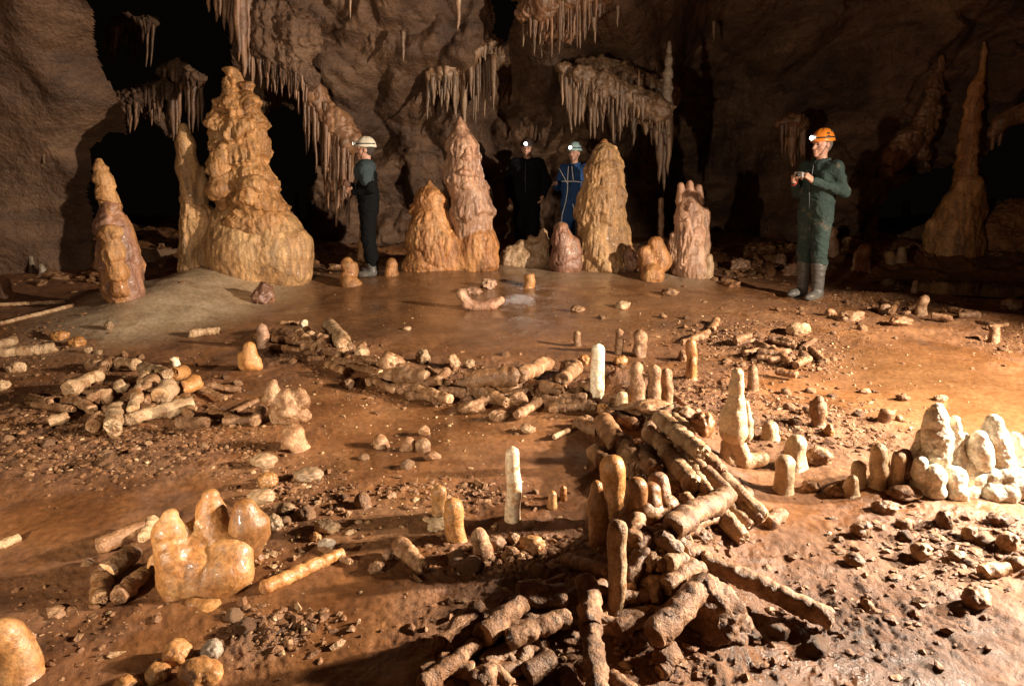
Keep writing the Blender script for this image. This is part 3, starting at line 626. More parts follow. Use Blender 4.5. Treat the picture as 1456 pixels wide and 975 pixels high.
# centre group
Yc_ = Yat(640, 386) + 0.3
clump('twin_stalagmite', 'pointed pink-brown stalagmite grown together with a lower orange cone', 'stalagmite', [
    ('spire', [[(655, 168, 3.5), (655, 182, 10), (656, 205, 19), (659, 235, 24), (660, 262, 25)], [(670, 278, 26), (672, 300, 29), (671, 325, 26)]], M['rose'], dict(amp=0.02, tiers=0.045, flute=0.03, tz=2.6, h=0.012, k=0.06, seed=12.3)),
    ('drip_patch', [[(664, 215, 8, -0.14), (660, 245, 9, -0.17), (664, 262, 9, -0.16)]], M['rose'], dict(amp=0.03, tiers=0.04, flute=0.03, tz=7, h=0.011)),
    ('orange_cone', [[(612, 262, 6), (613, 285, 17), (614, 310, 23), (612, 340, 31), (612, 372, 36)], [(598, 274, 4), (598, 300, 11)]], M['orange'], dict(amp=0.022, tiers=0.03, flute=0.045, tz=2.0, h=0.013, k=0.08)),
    ('skirt', [[(675, 330, 24, 0.05), (678, 350, 28), (675, 372, 29)], [(640, 350, 24), (640, 375, 27)], [(588, 378, 16, -0.1)], [(695, 376, 12, -0.1)]], M['orange'], dict(amp=0.018, flute=0.04, h=0.014, k=0.1)),
], Yc_, (640, 388))
Yr = Yat(860, 386) + 0.3
knob_thing('flowstone_ridge', 'low pale jagged flowstone ridge below the headlamp wearer in black', 'flowstone lump', [[(773, 328, 4), (771, 345, 9), (766, 366, 16)], [(756, 341, 7), (752, 364, 17)], [(741, 349, 8), (738, 366, 15)], [(726, 358, 8), (722, 370, 12)], [(770, 350, 9), (724, 366, 13)], [(714, 374, 8), (770, 374, 12)]], M['pale'], Y=Yat(745, 380) + 0.15, base=(745, 381), flute=0.02, h=0.012, amp=0.03, k=0.06)
knob_thing('red_stalagmite', 'short stubby reddish stalagmite left of the tall tan one', 'stalagmite', [[(798, 324, 8), (800, 340, 14), (802, 375, 19)], [(815, 345, 9), (816, 376, 13)]], M['umber'], Y=Yat(800, 388) + 0.2, base=(800, 388), flute=0.03, tiers=0.03, h=0.012)
clump('tan_stalagmite', 'tall tan stalagmite with a knobbed crown hiding the caver in blue', 'stalagmite', [
    ('shaft', [[(861, 222, 19), (860, 250, 26), (856, 280, 30), (854, 305, 32), (857, 340, 36), (859, 378, 43)]], M['ochre2'], dict(amp=0.024, tiers=0.05, flute=0.04, tz=1.7, h=0.013, seed=21.0)),
    ('knob', [[(859, 203, 5.5), (859, 216, 10)]], M['orange'], dict(amp=0.008, h=0.008)),
    ('knob', [[(847, 216, 5), (845, 240, 9)]], M['ochre2'], dict(amp=0.01, h=0.009)),
    ('knob', [[(872, 212, 6), (874, 240, 10)]], M['ochre2'], dict(amp=0.01, h=0.009)),
], Yr, (860, 387))
rock(893, 374, 14, 20, 'small warty reddish knob at the right foot of the tan stalagmite', M['umber'], 'flowstone lump', name='flowstone_lump', rugged=0.3)
knob_thing('yellow_lump', 'rounded yellow flowstone lump between the tan and the fluted stalagmite', 'flowstone lump', [[(932, 348, 11), (940, 372, 15)], [(916, 360, 10), (922, 378, 13)], [(928, 392, 16, -0.1)]], M['orange'], Y=Yat(928, 400) + 0.2, base=(928, 400), amp=0.015, h=0.011)
clump('fluted_stalagmite', 'blunt fluted grey-brown stalagmite with a three-pronged crown, rightmost of the row', 'stalagmite', [
    ('shaft', [[(979, 282, 15), (980, 305, 18), (983, 340, 21), (984, 385, 24)], [(958, 335, 5), (960, 365, 9)], [(1001, 300, 7), (1000, 350, 9)]], M['rose'], dict(amp=0.02, tiers=0.02, flute=0.05, tz=1.5, h=0.012)),
    ('prong', [[(968, 264, 5), (969, 285, 9)]], M['rose'], dict(amp=0.008, h=0.008)),
    ('prong', [[(981, 262, 5.5), (981, 285, 9)]], M['rose'], dict(amp=0.008, h=0.008)),
    ('prong', [[(993, 267, 5), (993, 288, 8)]], M['rose'], dict(amp=0.008, h=0.008)),
], Yat(982, 396) + 0.2, (982, 396))
PR = [(0, 1.0), (0.25, 0.72), (0.6, 0.5), (1, 0.9)]
upright(497, 407, 366, 22, 7, M['orange'], 'smooth orange cone at the feet of the white-helmeted caver', prof=[(0, 1.1), (0.35, 0.72), (1, 1)])
upright(556, 393, 366, 12, 6, M['orange'], 'little orange cone left of the orange flowstone cone')
upright(512, 378, 316, 6, 5, M['orange'], 'thin leaning orange post in front of the white-helmeted caver', lean=5)
upright(1008, 396, 360, 9, 6, M['pale'], 'low pale stub at the right foot of the fluted stalagmite')
upright(752, 410, 389, 8.5, 7.5, M['amber'], 'lone short orange stub on the smooth flowstone dome', broken=True)
knob_thing('donut_flowstone', 'low ring-shaped wet flowstone lump on the flowstone dome', 'flowstone lump', [[(664, 433, 7), (680, 436, 8), (700, 433, 8), (712, 427, 6)], [(656, 418, 8), (664, 428, 6)]], M['rose'], base=(684, 440), amp=0.01)
rock(695, 404, 10, 9, 'glistening pink knob behind the ring-shaped flowstone lump', M['rose'], 'flowstone lump', name='flowstone_lump', rugged=0.3)
rock(668, 414, 14, 6, 'small pinkish lump beside the ring-shaped flowstone', M['rose'], 'flowstone lump', name='flowstone_lump', rugged=0.25)
# right background
clump('column_stalagmite', 'tall slender orange stalagmite on a wide cone by the right wall', 'stalagmite', [
    ('column', [[(1395, 106, 5), (1388, 125, 8), (1384, 150, 10), (1380, 180, 11), (1376, 210, 11.5), (1373, 240, 12.5), (1371, 262, 13)]], M['orange'], dict(amp=0.014, tiers=0.03, flute=0.015, tz=5.5, h=0.013)),
    ('tip', [[(1399, 62, 2.5), (1399, 75, 3.5), (1396, 108, 5)]], M['ochre'], dict(amp=0.006, h=0.009)),
    ('cone_base', [[(1370, 266, 15), (1365, 290, 21), (1359, 318, 28), (1356, 342, 33), (1355, 354, 38)], [(1386, 258, 10, -0.1), (1390, 300, 14)], [(1327, 318, 8), (1328, 345, 12)]], M['ochre'], dict(amp=0.025, tiers=0.03, flute=0.025, tz=1.6, h=0.017, k=0.1)),
], 10.2, (1356, 352))
clump('wall_column', 'brown dripstone column running up the dark right wall', 'flowstone column', [
    ('ribbed_face', [[(1338, 82, 4), (1332, 115, 7), (1326, 150, 11), (1318, 175, 13)], [(1326, 150, 9), (1296, 195, 16), (1270, 225, 18), (1262, 244, 10)], [(1316, 180, 9), (1312, 215, 6), (1318, 236, 3)]], M['hang'], dict(amp=0.04, tiers=0.06, flute=0.05, tz=3.5, h=0.018)),
], 10.5, None)
clump('drip_lip', 'pale dripping rock lip over the black hollow at the right edge', 'flowstone', [
    ('lip', [[(1412, 190, 6), (1424, 172, 10), (1450, 162, 12), (1490, 150, 16)]], M['hang'], dict(amp=0.03, flute=0.03, h=0.016)),
    ('stalactite', [[(1413, 190, 4), (1410, 212, 2)]], M['hang'], dict(h=0.01, amp=0.005)), ('stalactite', [[(1424, 180, 4), (1421, 206, 2)]], M['hang'], dict(h=0.01, amp=0.005)),
], 9.9, None)
knob_thing('rock_mound', 'low brown earth mound beside the slender orange stalagmite', 'mound', [[(1400, 330, 20, .2), (1440, 320, 34, .4), (1500, 320, 40, .4)], [(1420, 345, 18), (1480, 350, 24)]], M['clod'], Y=10.1, base=(1430, 352), h=0.02, amp=0.04)
for a in [(1184, 368, 322, 12, 7, 'rose', 'reddish stub with a narrow top behind the man in green'), (1228, 381, 347, 13, 9, 'rose', 'round-topped reddish stub standing by the dark pool'), (1241, 331, 300, 15, 5, 'hang', 'dim brown cone against the dark right wall'),
          (1289, 322, 283, 6, 5, 'hang', 'thin dim brown post against the black hollow'), (1270, 377, 356, 10, 6, 'ochre2', 'pale stub left of the slender orange stalagmite'), (1284, 368, 350, 7, 5, 'pale', 'small pale knob at the pool edge by the orange stalagmite'),
          (1313, 447, 419, 8, 6, 'log', 'upright brown stub in the rubble behind the mud pan'), (1415, 488, 463, 8, 6, 'log', 'small upright stub near the right edge of the mud pan'), (940, 372, 280, 4.5, 3.5, 'hang', 'thin dim post in the shadow right of the tan stalagmite'),
          (1150, 330, 300, 7, 3, 'hang', 'dim pointed stub behind the hands of the man in green'), (3, 424, 392, 13, 7, 'rose', 'pinkish cone cut by the left edge of the view'), (44, 388, 362, 5, 3.5, 'grey', 'glinting grey crystal stub in the dark at left'),
          (58, 390, 374, 8, 4, 'grey', 'low grey crystal knob in the dark at left'), (422, 320, 272, 4, 2.5, 'hang', 'thin pale post in the gap behind the massive stalagmite'), (440, 318, 288, 5, 3, 'hang', 'dim small post right of the gap behind the massive stalagmite'),
          (470, 312, 262, 16, 8, 'hangpale', 'pale dripstone boss at the foot of the hanging drapery'), (492, 300, 274, 9, 6, 'grey', 'grey boss behind the hands of the white-helmeted caver'), (1302, 420, 398, 5, 4, 'log', 'small dim stub on the far side of the dark pool')]:
    upright(a[0], a[1], a[2], a[3], a[4], M[a[5]], a[6], rings=0.06)
rock(1110, 374, 12, 12, 'lit pinkish lump left of the knees of the man in green', M['rose'], rugged=0.3, faceted=0.3)
rock(1128, 385, 14, 10, 'brown lump beside the boots of the man in green', M['rose'], rugged=0.3)
rock(1397, 337, 5, 5, 'small round white ball on the mound by the right edge', M['white'], rugged=0.08)
rock(1437, 433, 12, 10, 'rounded brown stone lying in the mud at the right edge', M['log'], rugged=0.15)
rock(1052, 378, 13, 11, 'pale-topped brown lump right of the fluted stalagmite', M['rose'], rugged=0.35)
rock(1038, 396, 11, 8, 'knobbly lump below the pale-topped one near the fluted stalagmite', M['rose'], rugged=0.35)

# ------------------------------------------------------------------ things hanging from the roof
def drip(name, px, y0, y1, r, Y, mat, parent=None, rt=None, lean=0.0, label=None, cat=None, group=None):
    a = pt(px, y0, Y); b_ = pt(px + lean, y1, Y); S = px_m(a); n = 14; t = np.linspace(0, 1, n)
    rad = r * S * (1 - t) ** 0.6 * (1 + 0.22 * noise(np.stack([t * 5 + RNG.random() * 50, t * 0, t * 0], 1))) + (rt if rt else 0.8) * S * (1 - t * 0.6) * 0.6
    path = a + (b_ - a) * t[:, None]; path[:, 0] += 0.4 * r * S * noise(np.stack([t * 3 + RNG.random() * 50, t * 0, t * 0], 1)) * np.minimum(1, t * 3)
    V, Q = tube(path - a, rad, 9); V = V + vnormals(V, Q) * (r * S * 0.22 * noise(np.stack([V[:, 0] * 30, V[:, 1] * 30, V[:, 2] * 5], 1) + px))[:, None]
    o = link(name, mesh_mixed(name, V, Q, mats=(mat,)), a if parent is None else a - np.array(parent.location), parent)
    return tag(o, label, cat, group)
def U(a, b_): return float(RNG.uniform(a, b_))
def curtain(label, lip, Y, ribs, mat, lipmat=None, name='stalactite_curtain', amp=0.07, h=0.02, flute=0.06, cat='stalactites', k=0.08, sheet=0.0):
    """a rock lip with a fringe of stalactites: ribs = (px, top, bottom, r[, dy[, lean]])"""
    o0 = pt(lip[0][0][0], lip[0][0][1], Y); e = empty(name, o0, label, cat)
    formation('rock_lip', lip, Y, lipmat or mat, h=h, amp=amp, flute=flute, parent=e, k=k)
    if sheet:                              # the drips fuse into one rippled sheet higher up
        formation('sheet', [[(q[0], q[1], q[3] * 1.15, (q[4] if len(q) > 4 else 0) + .05), (q[0] + (q[5] if len(q) > 5 else 0) * sheet, q[1] + (q[2] - q[1]) * sheet * U(.75, 1.1), q[3] * .7, (q[4] if len(q) > 4 else 0) + .05)] for q in ribs], Y, mat, h=.016, amp=.015, flute=.03, parent=e, k=.06)
    for ch in lip[:1]:                     # short drips hugging the front of the lip
        for t in np.arange(0.2, len(ch) - 1.01, 0.13):
            k = int(t); a, b_ = ch[k], ch[k + 1]; u = t - k; x_, y_, r_ = [a[i] + (b_[i] - a[i]) * u for i in range(3)]
            drip('stalactite', x_ + U(-2, 2), y_ - r_ * U(.2, .9), y_ + r_ * U(1.2, 2.6), U(2.4, 4.6), Y - r_ * px_m(o0) * U(.55, .95), lipmat or mat, e)
    for q in ribs: drip('stalactite', q[0], q[1], q[2], q[3], Y + (q[4] if len(q) > 4 else 0), mat, e, lean=q[5] if len(q) > 5 else 0)
    return e
# fringe over the massive stalagmite
rib = [(342, -30, 114, 11, -.3, 5), (330, -30, 66, 8, -.25), (319, -30, 44, 7, -.2), (308, -30, 33, 6, -.2), (297, -30, 18, 5, -.2), (337, -30, 88, 7, -.35, 3), (351, -10, 72, 8, -.25, 2), (325, -30, 36, 5, -.3), (313, -30, 24, 4, -.3)]
rib += [(354 + i * 5.4 + U(-2, 2), 30 + i * 4.2, (118 + i * 2.0) * U(0.86, 1.12), U(2.2, 4.4), U(-.18, .12)) for i in range(16)]
rib += [(360 + i * 10.2, 45 + i * 7, (122 + i * 3.6), U(3.5, 5), -.1) for i in range(8)]
curtain('row of brown stalactites hanging over the massive stalagmite', [[(300, -30, 12), (330, -12, 18), (356, 30, 22), (385, 62, 22), (412, 88, 20), (438, 112, 16)], [(370, 10, 30), (420, 50, 36)]], 8.75, rib, M['hang'], M['wall'])
rib = [(437 + i * 4.0 + U(-1.5, 1.5), 122 + i * 5.2, min(330, (205 + i * 7.5) * U(0.85, 1.1)), U(2.5, 5), U(-.15, .15), U(-3, 1)) for i in range(17)]
rib += [(434, 118, 192, 3, -.1), (439, 120, 215, 2.5, -.1), (446, 140, 240, 3, -.1, 4), (478, 180, 322, 9, 0), (468, 170, 300, 8, .05), (490, 195, 300, 7, .05)]
curtain('long brown dripstone drapery hanging left of the white-helmeted caver', [[(438, 112, 7), (452, 138, 12), (474, 170, 16), (496, 200, 15)], [(470, 190, 14, .1), (480, 230, 18, .15), (482, 270, 18, .2)]], 9.3, rib, M['hang'], name='dripstone_drapery', flute=0.06, sheet=0.75)
# overhanging lip at the centre
rib = [(614 + i * 4.6 + U(-1.2, 1.2), 108 - i * 1.4, 172 * U(0.78, 1.08) - i * 0.9, U(2.5, 4.6), U(-.1, .15), U(-2, 2)) for i in range(20)]
rib += [(612, 112, 150, 3), (610, 108, 172, 3.5, 0, -3), (660, 120, 186, 5, .1), (676, 110, 178, 4, .1), (636, 120, 160, 5, .1)]
curtain('overhanging ledge with a fringe of dripstone above the pointed stalagmite', [[(612, 106, 6), (640, 97, 8), (668, 82, 8), (700, 64, 7)], [(630, 102, 14, .4), (660, 92, 24, .6), (692, 78, 26, .6)], [(640, 96, 24, 1.0), (690, 80, 30, 1.1)]], 10.0, rib, M['hangpale'], M['hangpale'], flute=0.05, sheet=0.65)
# cluster at the top centre
rib = [(745 + i * 5.3 + U(-2, 2), U(0, 40), U(34, 84) - abs(i - 9) * 1.6, U(1.8, 4.5), U(-.25, .2)) for i in range(21)]
rib += [(846, 0, 62, 4, -.15), (837, -10, 46, 3, -.15), (858, -10, 20, 3), (822, 0, 48, 3.5), (760, 20, 80, 4), (770, 30, 84, 3), (784, 40, 83, 3), (795, 40, 78, 3), (815, -20, 30, 5, -.2), (800, -20, 26, 4, -.25)]
curtain('cluster of brown stalactites hanging from the roof at top centre', [[(748, 20, 14), (775, 8, 26), (810, -5, 34), (850, -18, 22)], [(770, 40, 16, .1), (800, 34, 20, .1)], [(745, -40, 40, .2), (850, -60, 50, .2)]], 9.4, rib, M['hangpale'], M['hang'], flute=0.06)
# slab ledge at the centre right
rib = [(803 + i * 5.2 + U(-1.5, 1.5), 108 + i * 3.0, min(208, (172 + i * 1.2) * U(0.82, 1.12)), U(2.6, 5.2), U(-.1, .12), U(-1, 3)) for i in range(29)]
rib += [(800, 98, 150, 3.5), (806, 104, 190, 4.5, 0, 6), (818, 120, 182, 5), (829, 124, 175, 5), (938, 160, 262, 8, .1), (950, 165, 250, 6, .1), (944, 170, 275, 6, .15)]
curtain('sloping flowstone slab with a dripping edge behind the tan stalagmite', [[(800, 96, 5), (825, 108, 13), (860, 124, 17), (900, 142, 18), (940, 156, 16), (955, 152, 8)], [(830, 100, 16, .5), (870, 112, 24, .8), (920, 130, 24, .6), (940, 140, 26, 1.2)], [(850, 104, 24, 1.3), (900, 124, 30, 1.4)]], 9.75, rib, M['hangpale'], M['hangpale'], name='dripping_slab', flute=0.05, sheet=0.65, cat='flowstone')
clump('spindle_stalagmite', 'thin knobbed grey stalagmite standing on the dripping slab', 'stalagmite', [
    ('shaft', [[(952, 60, 1.6), (951, 85, 3.5), (950, 105, 5), (949, 128, 6.5), (948, 148, 7)]], M['grey'], dict(amp=0.012, tiers=0.03, tz=6, h=0.01))], 9.75, None)
drip('stalagmite', 908, 128, 98, 2.4, 9.75, M['hangpale'], label='tiny pale stalagmite on the dripping slab left of the spindle', cat='stalagmite')
# dim fringe in the upper left void
rib = [(128 + i * 4.6 + U(-2, 2), 176 - i * 2.2, 186 * U(0.93, 1.1) - i * 1.0, U(2, 4.5), U(-.2, .2), U(-4, 1)) for i in range(22)]
curtain('dim rock ledge with ragged stalactites under the black roof hollow', [[(118, 186, 10), (150, 158, 14), (190, 138, 14), (232, 126, 12)], [(205, 140, 16, .3), (226, 165, 12, .3), (238, 188, 5, .3)]], 10.2, rib, M['hang'], M['wall'], flute=0.05)
rib = [(232 + i * 6 + U(-2, 2), 95 + i * 1.5, U(150, 215), U(2.5, 5.5), U(-.2, .2), U(-3, 3)) for i in range(10)] + [(243, 128, 200, 7, -.2, 4)]
curtain('dim group of thin stalactites in the black hollow left of the massive stalagmite', [[(228, 104, 8), (255, 100, 10), (290, 112, 8)]], 10.6, rib, M['hang'], M['wall'])
rib = [(152 + i * 5 + U(-2, 2), 40 - i * 0.5, U(70, 110), U(1.8, 3.5), U(-.2, .2), -U(3, 12)) for i in range(14)]
curtain('dark ragged stalactites on the rim of the upper left hollow', [[(154, 40, 8), (180, 32, 9), (216, 30, 8)]], 11.4, rib, M['hang'], M['wall'])
rib = [(1112 + i * 4.5, 176, U(200, 240), U(2, 4), U(-.1, .1)) for i in range(8)] + [(1126, 176, 240, 8), (1140, 178, 222, 6)]
curtain('dim tapering drapery on the dark wall left of the orange-helmeted man', [[(1112, 178, 6), (1128, 174, 10), (1144, 178, 6)]], 10.2, rib, M['hang'])
for q in [(652, -30, 45, 5.5, 8.2, 'single pale pink stalactite left of the top centre cluster'), (498, -30, 29, 3, 8.0, 'short thin pale stalactite at the top left of centre'), (573, 44, 88, 4, 9.4, 'small pale drip on the brown wall above the pointed stalagmite'),
          (62, 195, 235, 4, 8.4, 'pale drip on the smooth left wall'), (878, 8, 40, 2.5, 9.6, 'tiny stalactite right of the top centre cluster'), (1015, 30, 60, 3, 11.5, 'dim stalactite high on the dark right wall')]:
    drip('stalactite', q[0], q[1], q[2], q[3], q[4], M['hangpale'], label=q[5], cat='stalactite')
# ------------------------------------------------------------------ people
def plain(name, col, rough=0.6, bump=0.25, scale=60, col2=None, sss=0.0, emit=None, dirt=None, dirt_t=0.58, metal=0.0, dscale=7):
    m = bpy.data.materials.new(name); m.use_nodes = True; nt = m.node_tree; L = nt.links.new; b = nt.nodes['Principled BSDF']
    tc = nn(nt, 'ShaderNodeTexCoord')
    n = nn(nt, 'ShaderNodeTexNoise'); L(tc.outputs['Object'], n.inputs[0]); n.inputs['Scale'].default_value = scale; n.inputs['Detail'].default_value = 5
    n2 = nn(nt, 'ShaderNodeTexNoise'); L(tc.outputs['Object'], n2.inputs[0]); n2.inputs['Scale'].default_value = dscale; n2.inputs['Detail'].default_value = 6; n2.inputs['Roughness'].default_value = 0.7
    mx = nn(nt, 'ShaderNodeMix', data_type='RGBA'); L(n2.outputs[0], mx.inputs[0]); c2 = col2 or tuple(c * 1.5 for c in col)
    mx.inputs[6].default_value = (*[c * 0.7 for c in col], 1); mx.inputs[7].default_value = (*c2, 1); out = mx.outputs[2]
    if dirt:
        r = nn(nt, 'ShaderNodeMapRange'); L(n2.outputs[0], r.inputs[0]); r.inputs[1].default_value = dirt_t; r.inputs[2].default_value = dirt_t + 0.12; r.inputs[4].default_value = 0.8
        mx = nn(nt, 'ShaderNodeMix', data_type='RGBA'); L(r.outputs[0], mx.inputs[0]); L(out, mx.inputs[6]); mx.inputs[7].default_value = (*dirt, 1); out = mx.outputs[2]
    L(out, b.inputs['Base Color']); b.inputs['Roughness'].default_value = rough; b.inputs['Specular IOR Level'].default_value = 0.08 if name.endswith('cloth') else 0.5; b.inputs['Metallic'].default_value = metal
    if sss: b.inputs['Subsurface Weight'].default_value = sss; b.inputs['Subsurface Radius'].default_value = (1, 0.35, 0.2); b.inputs['Subsurface Scale'].default_value = 0.01
    if emit: b.inputs['Emission Color'].default_value = (*emit[:3], 1); b.inputs['Emission Strength'].default_value = emit[3]
    bp = nn(nt, 'ShaderNodeBump'); bp.inputs['Strength'].default_value = bump; bp.inputs['Distance'].default_value = 0.01; hs_ = n.outputs[0]
    if name.endswith('cloth'):            # creases
        mp = nn(nt, 'ShaderNodeMapping'); L(tc.outputs['Object'], mp.inputs[0]); mp.inputs['Scale'].default_value = (1, 1, 1.9); mp.inputs['Rotation'].default_value = (0.3, 0.2, 0.4)
        n3 = nn(nt, 'ShaderNodeTexNoise'); L(mp.outputs[0], n3.inputs[0]); n3.inputs['Scale'].default_value = 13; n3.inputs['Detail'].default_value = 3; n3.inputs['Distortion'].default_value = 1.6
        ab = nn(nt, 'ShaderNodeMath', operation='MULTIPLY_ADD'); L(n3.outputs[0], ab.inputs[0]); ab.inputs[1].default_value = 5.0; L(n.outputs[0], ab.inputs[2]); hs_ = ab.outputs[0]
    L(hs_, bp.inputs['Height']); L(bp.outputs[0], b.inputs['Normal'])
    return m
M['skin'] = plain('skin', (0.46, 0.24, 0.16), 0.5, 0.1, 120, (0.56, 0.30, 0.21), sss=0.1)
M['eye'] = plain('eye_dark', (0.03, 0.02, 0.015), 0.2, 0.0)
M['hair'] = plain('dark_hair', (0.03, 0.02, 0.014), 0.6, 0.8, 200); M['greyhair'] = plain('grey_hair', (0.12, 0.10, 0.08), 0.6, 0.8, 200)
M['lens'] = plain('lamp_lens_lit', (0.9, 0.9, 0.9), 0.2, 0.0, emit=(1.0, 0.96, 0.86, 14)); M['lens_dim'] = plain('lamp_lens_dim', (0.9, 0.85, 0.7), 0.2, 0.0, emit=(1.0, 0.9, 0.65, 2.5))
M['blackplastic'] = plain('black_plastic', (0.015, 0.015, 0.016), 0.4, 0.1); M['silver'] = plain('silver_plastic', (0.5, 0.5, 0.5), 0.3, 0.05, metal=0.6)
M['rubber'] = plain('grey_muddy_rubber', (0.075, 0.068, 0.06), 0.5, 0.2, 40, dirt=(0.2, 0.13, 0.075), dirt_t=0.6)
M['stripe'] = plain('white_piping', (0.7, 0.7, 0.72), 0.5, 0.1); M['redband'] = plain('red_wrist_cord', (0.45, 0.03, 0.02), 0.5, 0.1)

def hand(f, w_, d, s, n, curl=0.5, k=0.006, sc=1.0):
    w_, d, s, n = [np.array(v, float) for v in (w_, d, s, n)]
    d /= np.linalg.norm(d); s = s - d * (s @ d); s /= np.linalg.norm(s); n = n - d * (n @ d) - s * (n @ s); n /= np.linalg.norm(n)
    for i, (q, ln) in enumerate(((0.030, 0.92), (0.010, 1.05), (-0.010, 0.98), (-0.029, 0.78))):
        kn = w_ + (d * (0.088 - abs(q) * 0.2) + s * q) * sc
        f.cone(w_ + s * q * 0.4, kn, 0.021 * sc, 0.0125 * sc, 0.014)
        c1 = curl * (1 + 0.12 * i); m1 = kn + (d * math.cos(c1) + n * math.sin(c1)) * 0.040 * ln * sc
        c2 = curl * 2.1 + 0.1 * i; m2 = m1 + (d * math.cos(c2) + n * math.sin(c2)) * 0.038 * ln * sc
        f.cone(kn, m1, 0.0105 * sc, 0.0095 * sc, k); f.cone(m1, m2, 0.0095 * sc, 0.0078 * sc, k)
    b_ = w_ + (d * 0.028 + s * 0.024) * sc; m1 = b_ + (s * 0.72 + d * 0.6 + n * 0.35) * 0.036 * sc; m2 = m1 + (d * 0.85 + s * 0.1 + n * 0.5) * 0.032 * sc
    f.cone(w_, b_, 0.02 * sc, 0.016 * sc, 0.012); f.cone(b_, m1, 0.0145 * sc, 0.0115 * sc, k); f.cone(m1, m2, 0.0115 * sc, 0.009 * sc, k)

def person(px, pyf, pyt, rotz, label, P, Y=None):
    foot = at(px, pyf) if Y is None else None
    if Y is None: Y = float(foot[1])
    X = pt(px, 300, Y)[0]; g = gz(X, Y); ztop = pt(px, pyt, Y)[2]
    s = (ztop - g) / 1.835
    root = empty('person', (X, Y, g - 0.01), label, 'person'); root.rotation_euler = (0, 0, R(rotz)); root.scale = (s, s, s)
    J = dict(lsh=(.185, .01, 1.43), rsh=(-.185, .01, 1.43), lel=(.25, .04, 1.13), rel=(-.25, .04, 1.13), lwr=(.24, -.06, .88), rwr=(-.24, -.06, .88),
             lhip=(.09, 0, .92), rhip=(-.09, 0, .92), lkn=(.105, -.02, .5), rkn=(-.105, -.02, .5), lan=(.11, .02, .09), ran=(-.11, .02, .09))
    J.update(P.get('J', {})); J = {k: np.array(v, float) for k, v in J.items()}
    h = P.get('h', 0.0065); A = np.array(list(J.values()))
    P.setdefault('hem', .22); lo = np.minimum(A.min(0), (-.22, -.22, 0.02)) - 0.13; hi = np.maximum(A.max(0), (.22, .15, 1.8)) + 0.13; lo[2] = -0.02; hi[2] = 1.84
    yaw = R(P.get('yaw', 0)); pit = R(P.get('pitch', 0)); nk = np.array((0, 0.0, 1.545))
    Rm = np.array(Matrix.Rotation(yaw, 3, 'Z') @ Matrix.Rotation(pit, 3, 'X'))
    H = lambda v: nk + Rm @ (np.array(v, float) - nk)
    # ---- the body: one continuous surface
    f = Field(lo, hi, h)
    for q in (-1, 1):
        f.cone((q * .06, .01, .93), (q * .05, .005, 1.1), .10, .09, .06); f.cone((q * .05, .005, 1.1), (q * .075, 0, 1.32), .09, .10, .05); f.cone((q * .04, .02, 1.42), (q * .15, .01, 1.42), .07, .055, .05)
    f.cone((0, .02, 1.42), H((0, .005, 1.57)), .058, .052, .03)
    for sd in 'lr':
        f.cone(J[sd + 'sh'], J[sd + 'el'], .052, .042, .03); f.cone(J[sd + 'el'], J[sd + 'wr'], .042, .027, .02)
        f.cone(J[sd + 'hip'], J[sd + 'kn'], .085, .057, .03); f.cone(J[sd + 'kn'], J[sd + 'an'], .055, .038, .02); f.cone(J[sd + 'an'], J[sd + 'an'] + np.array((0.01 * (1 if sd == 'l' else -1), -.15, -.055)), .04, .03, .02)
        hd = P.get(sd + 'hand', dict(d=J[sd + 'wr'] - J[sd + 'el'], s=(0, -1, 0.1), n=(-1 if sd == 'l' else 1, 0, 0), curl=.45))
        hand(f, J[sd + 'wr'], hd['d'], hd['s'], hd['n'], hd['curl'])
    f.ell(H((0, .012, 1.668)), (.076, .096, .108), .02, M=Rm); f.ell(H((0, -.035, 1.608)), (.056, .062, .068), .03, M=Rm)
    f.cone(H((0, -.092, 1.668)), H((0, -.118, 1.628)), .010, .0165, .012); f.cone(H((-.033, -.082, 1.685)), H((.033, -.082, 1.685)), .015, .015, .012)
    f.cone(H((0, -.082, 1.556)), H((0, -.08, 1.560)), .022, .022, .02)
    for q in (-1, 1):
        f.cone(H((q * .031, -.104, 1.663)), H((q * .033, -.104, 1.663)), .0125, .0125, .008, sub=True)
        f.ell(H((q * .079, .004, 1.648)), (.011, .022, .032), .008, M=Rm); f.cone(H((q * .042, -.06, 1.63)), H((q * .045, -.055, 1.625)), .024, .024, .02); f.cone(H((q * .016, -.098, 1.596)), H((0, -.101, 1.598)), .0085, .0095, .006)
        f.cone(H((q * .018, -.103, 1.5885)), H((0, -.106, 1.5885)), .003, .003, .002, sub=True)
        f.cone(H((q * .013, -.098, 1.581)), H((0, -.1, 1.58)), .008, .009, .005)
    V, Q = f.mesh(); link('body', mesh_np('body', V, Q, mats=(M['skin'],)), (0, 0, 0), root)
    for q in (-1, 1):
        Ve, Qe = ico(2); link('eye', mesh_np('eye', Ve * np.array((.011, .008, .0065)) + H((q * .031, -.090, 1.662)), Qe, mats=(M['eye'],)), (0, 0, 0), root)
        V, Q = tube([H((q * .018, -.099, 1.685)), H((q * .032, -.098, 1.69)), H((q * .048, -.088, 1.685))], [.004, .005, .003], 6); link('eyebrow', mesh_mixed('eyebrow', V, Q, mats=(P['hair'],)), (0, 0, 0), root)
    # hair under the helmet
    f = Field(H((0, 0, 1.66)) - .16, H((0, 0, 1.66)) + .16, .008)
    f.ell(H((0, .026, 1.675)), (.082, .094, .108), .01, M=Rm); f.cone(H((0, -.10, 1.64)), H((0, -.10, 1.58)), .075, .075, .02, sub=True); f.cone(H((0, -.02, 1.55)), H((0, -.06, 1.56)), .07, .06, .02, sub=True)
    V, Q = f.mesh(); V = V + vnormals(V, Q) * (0.004 * noise(V * 60))[:, None]; link('hair', mesh_np('hair', V, Q, mats=(P['hair'],)), (0, 0, 0), root)
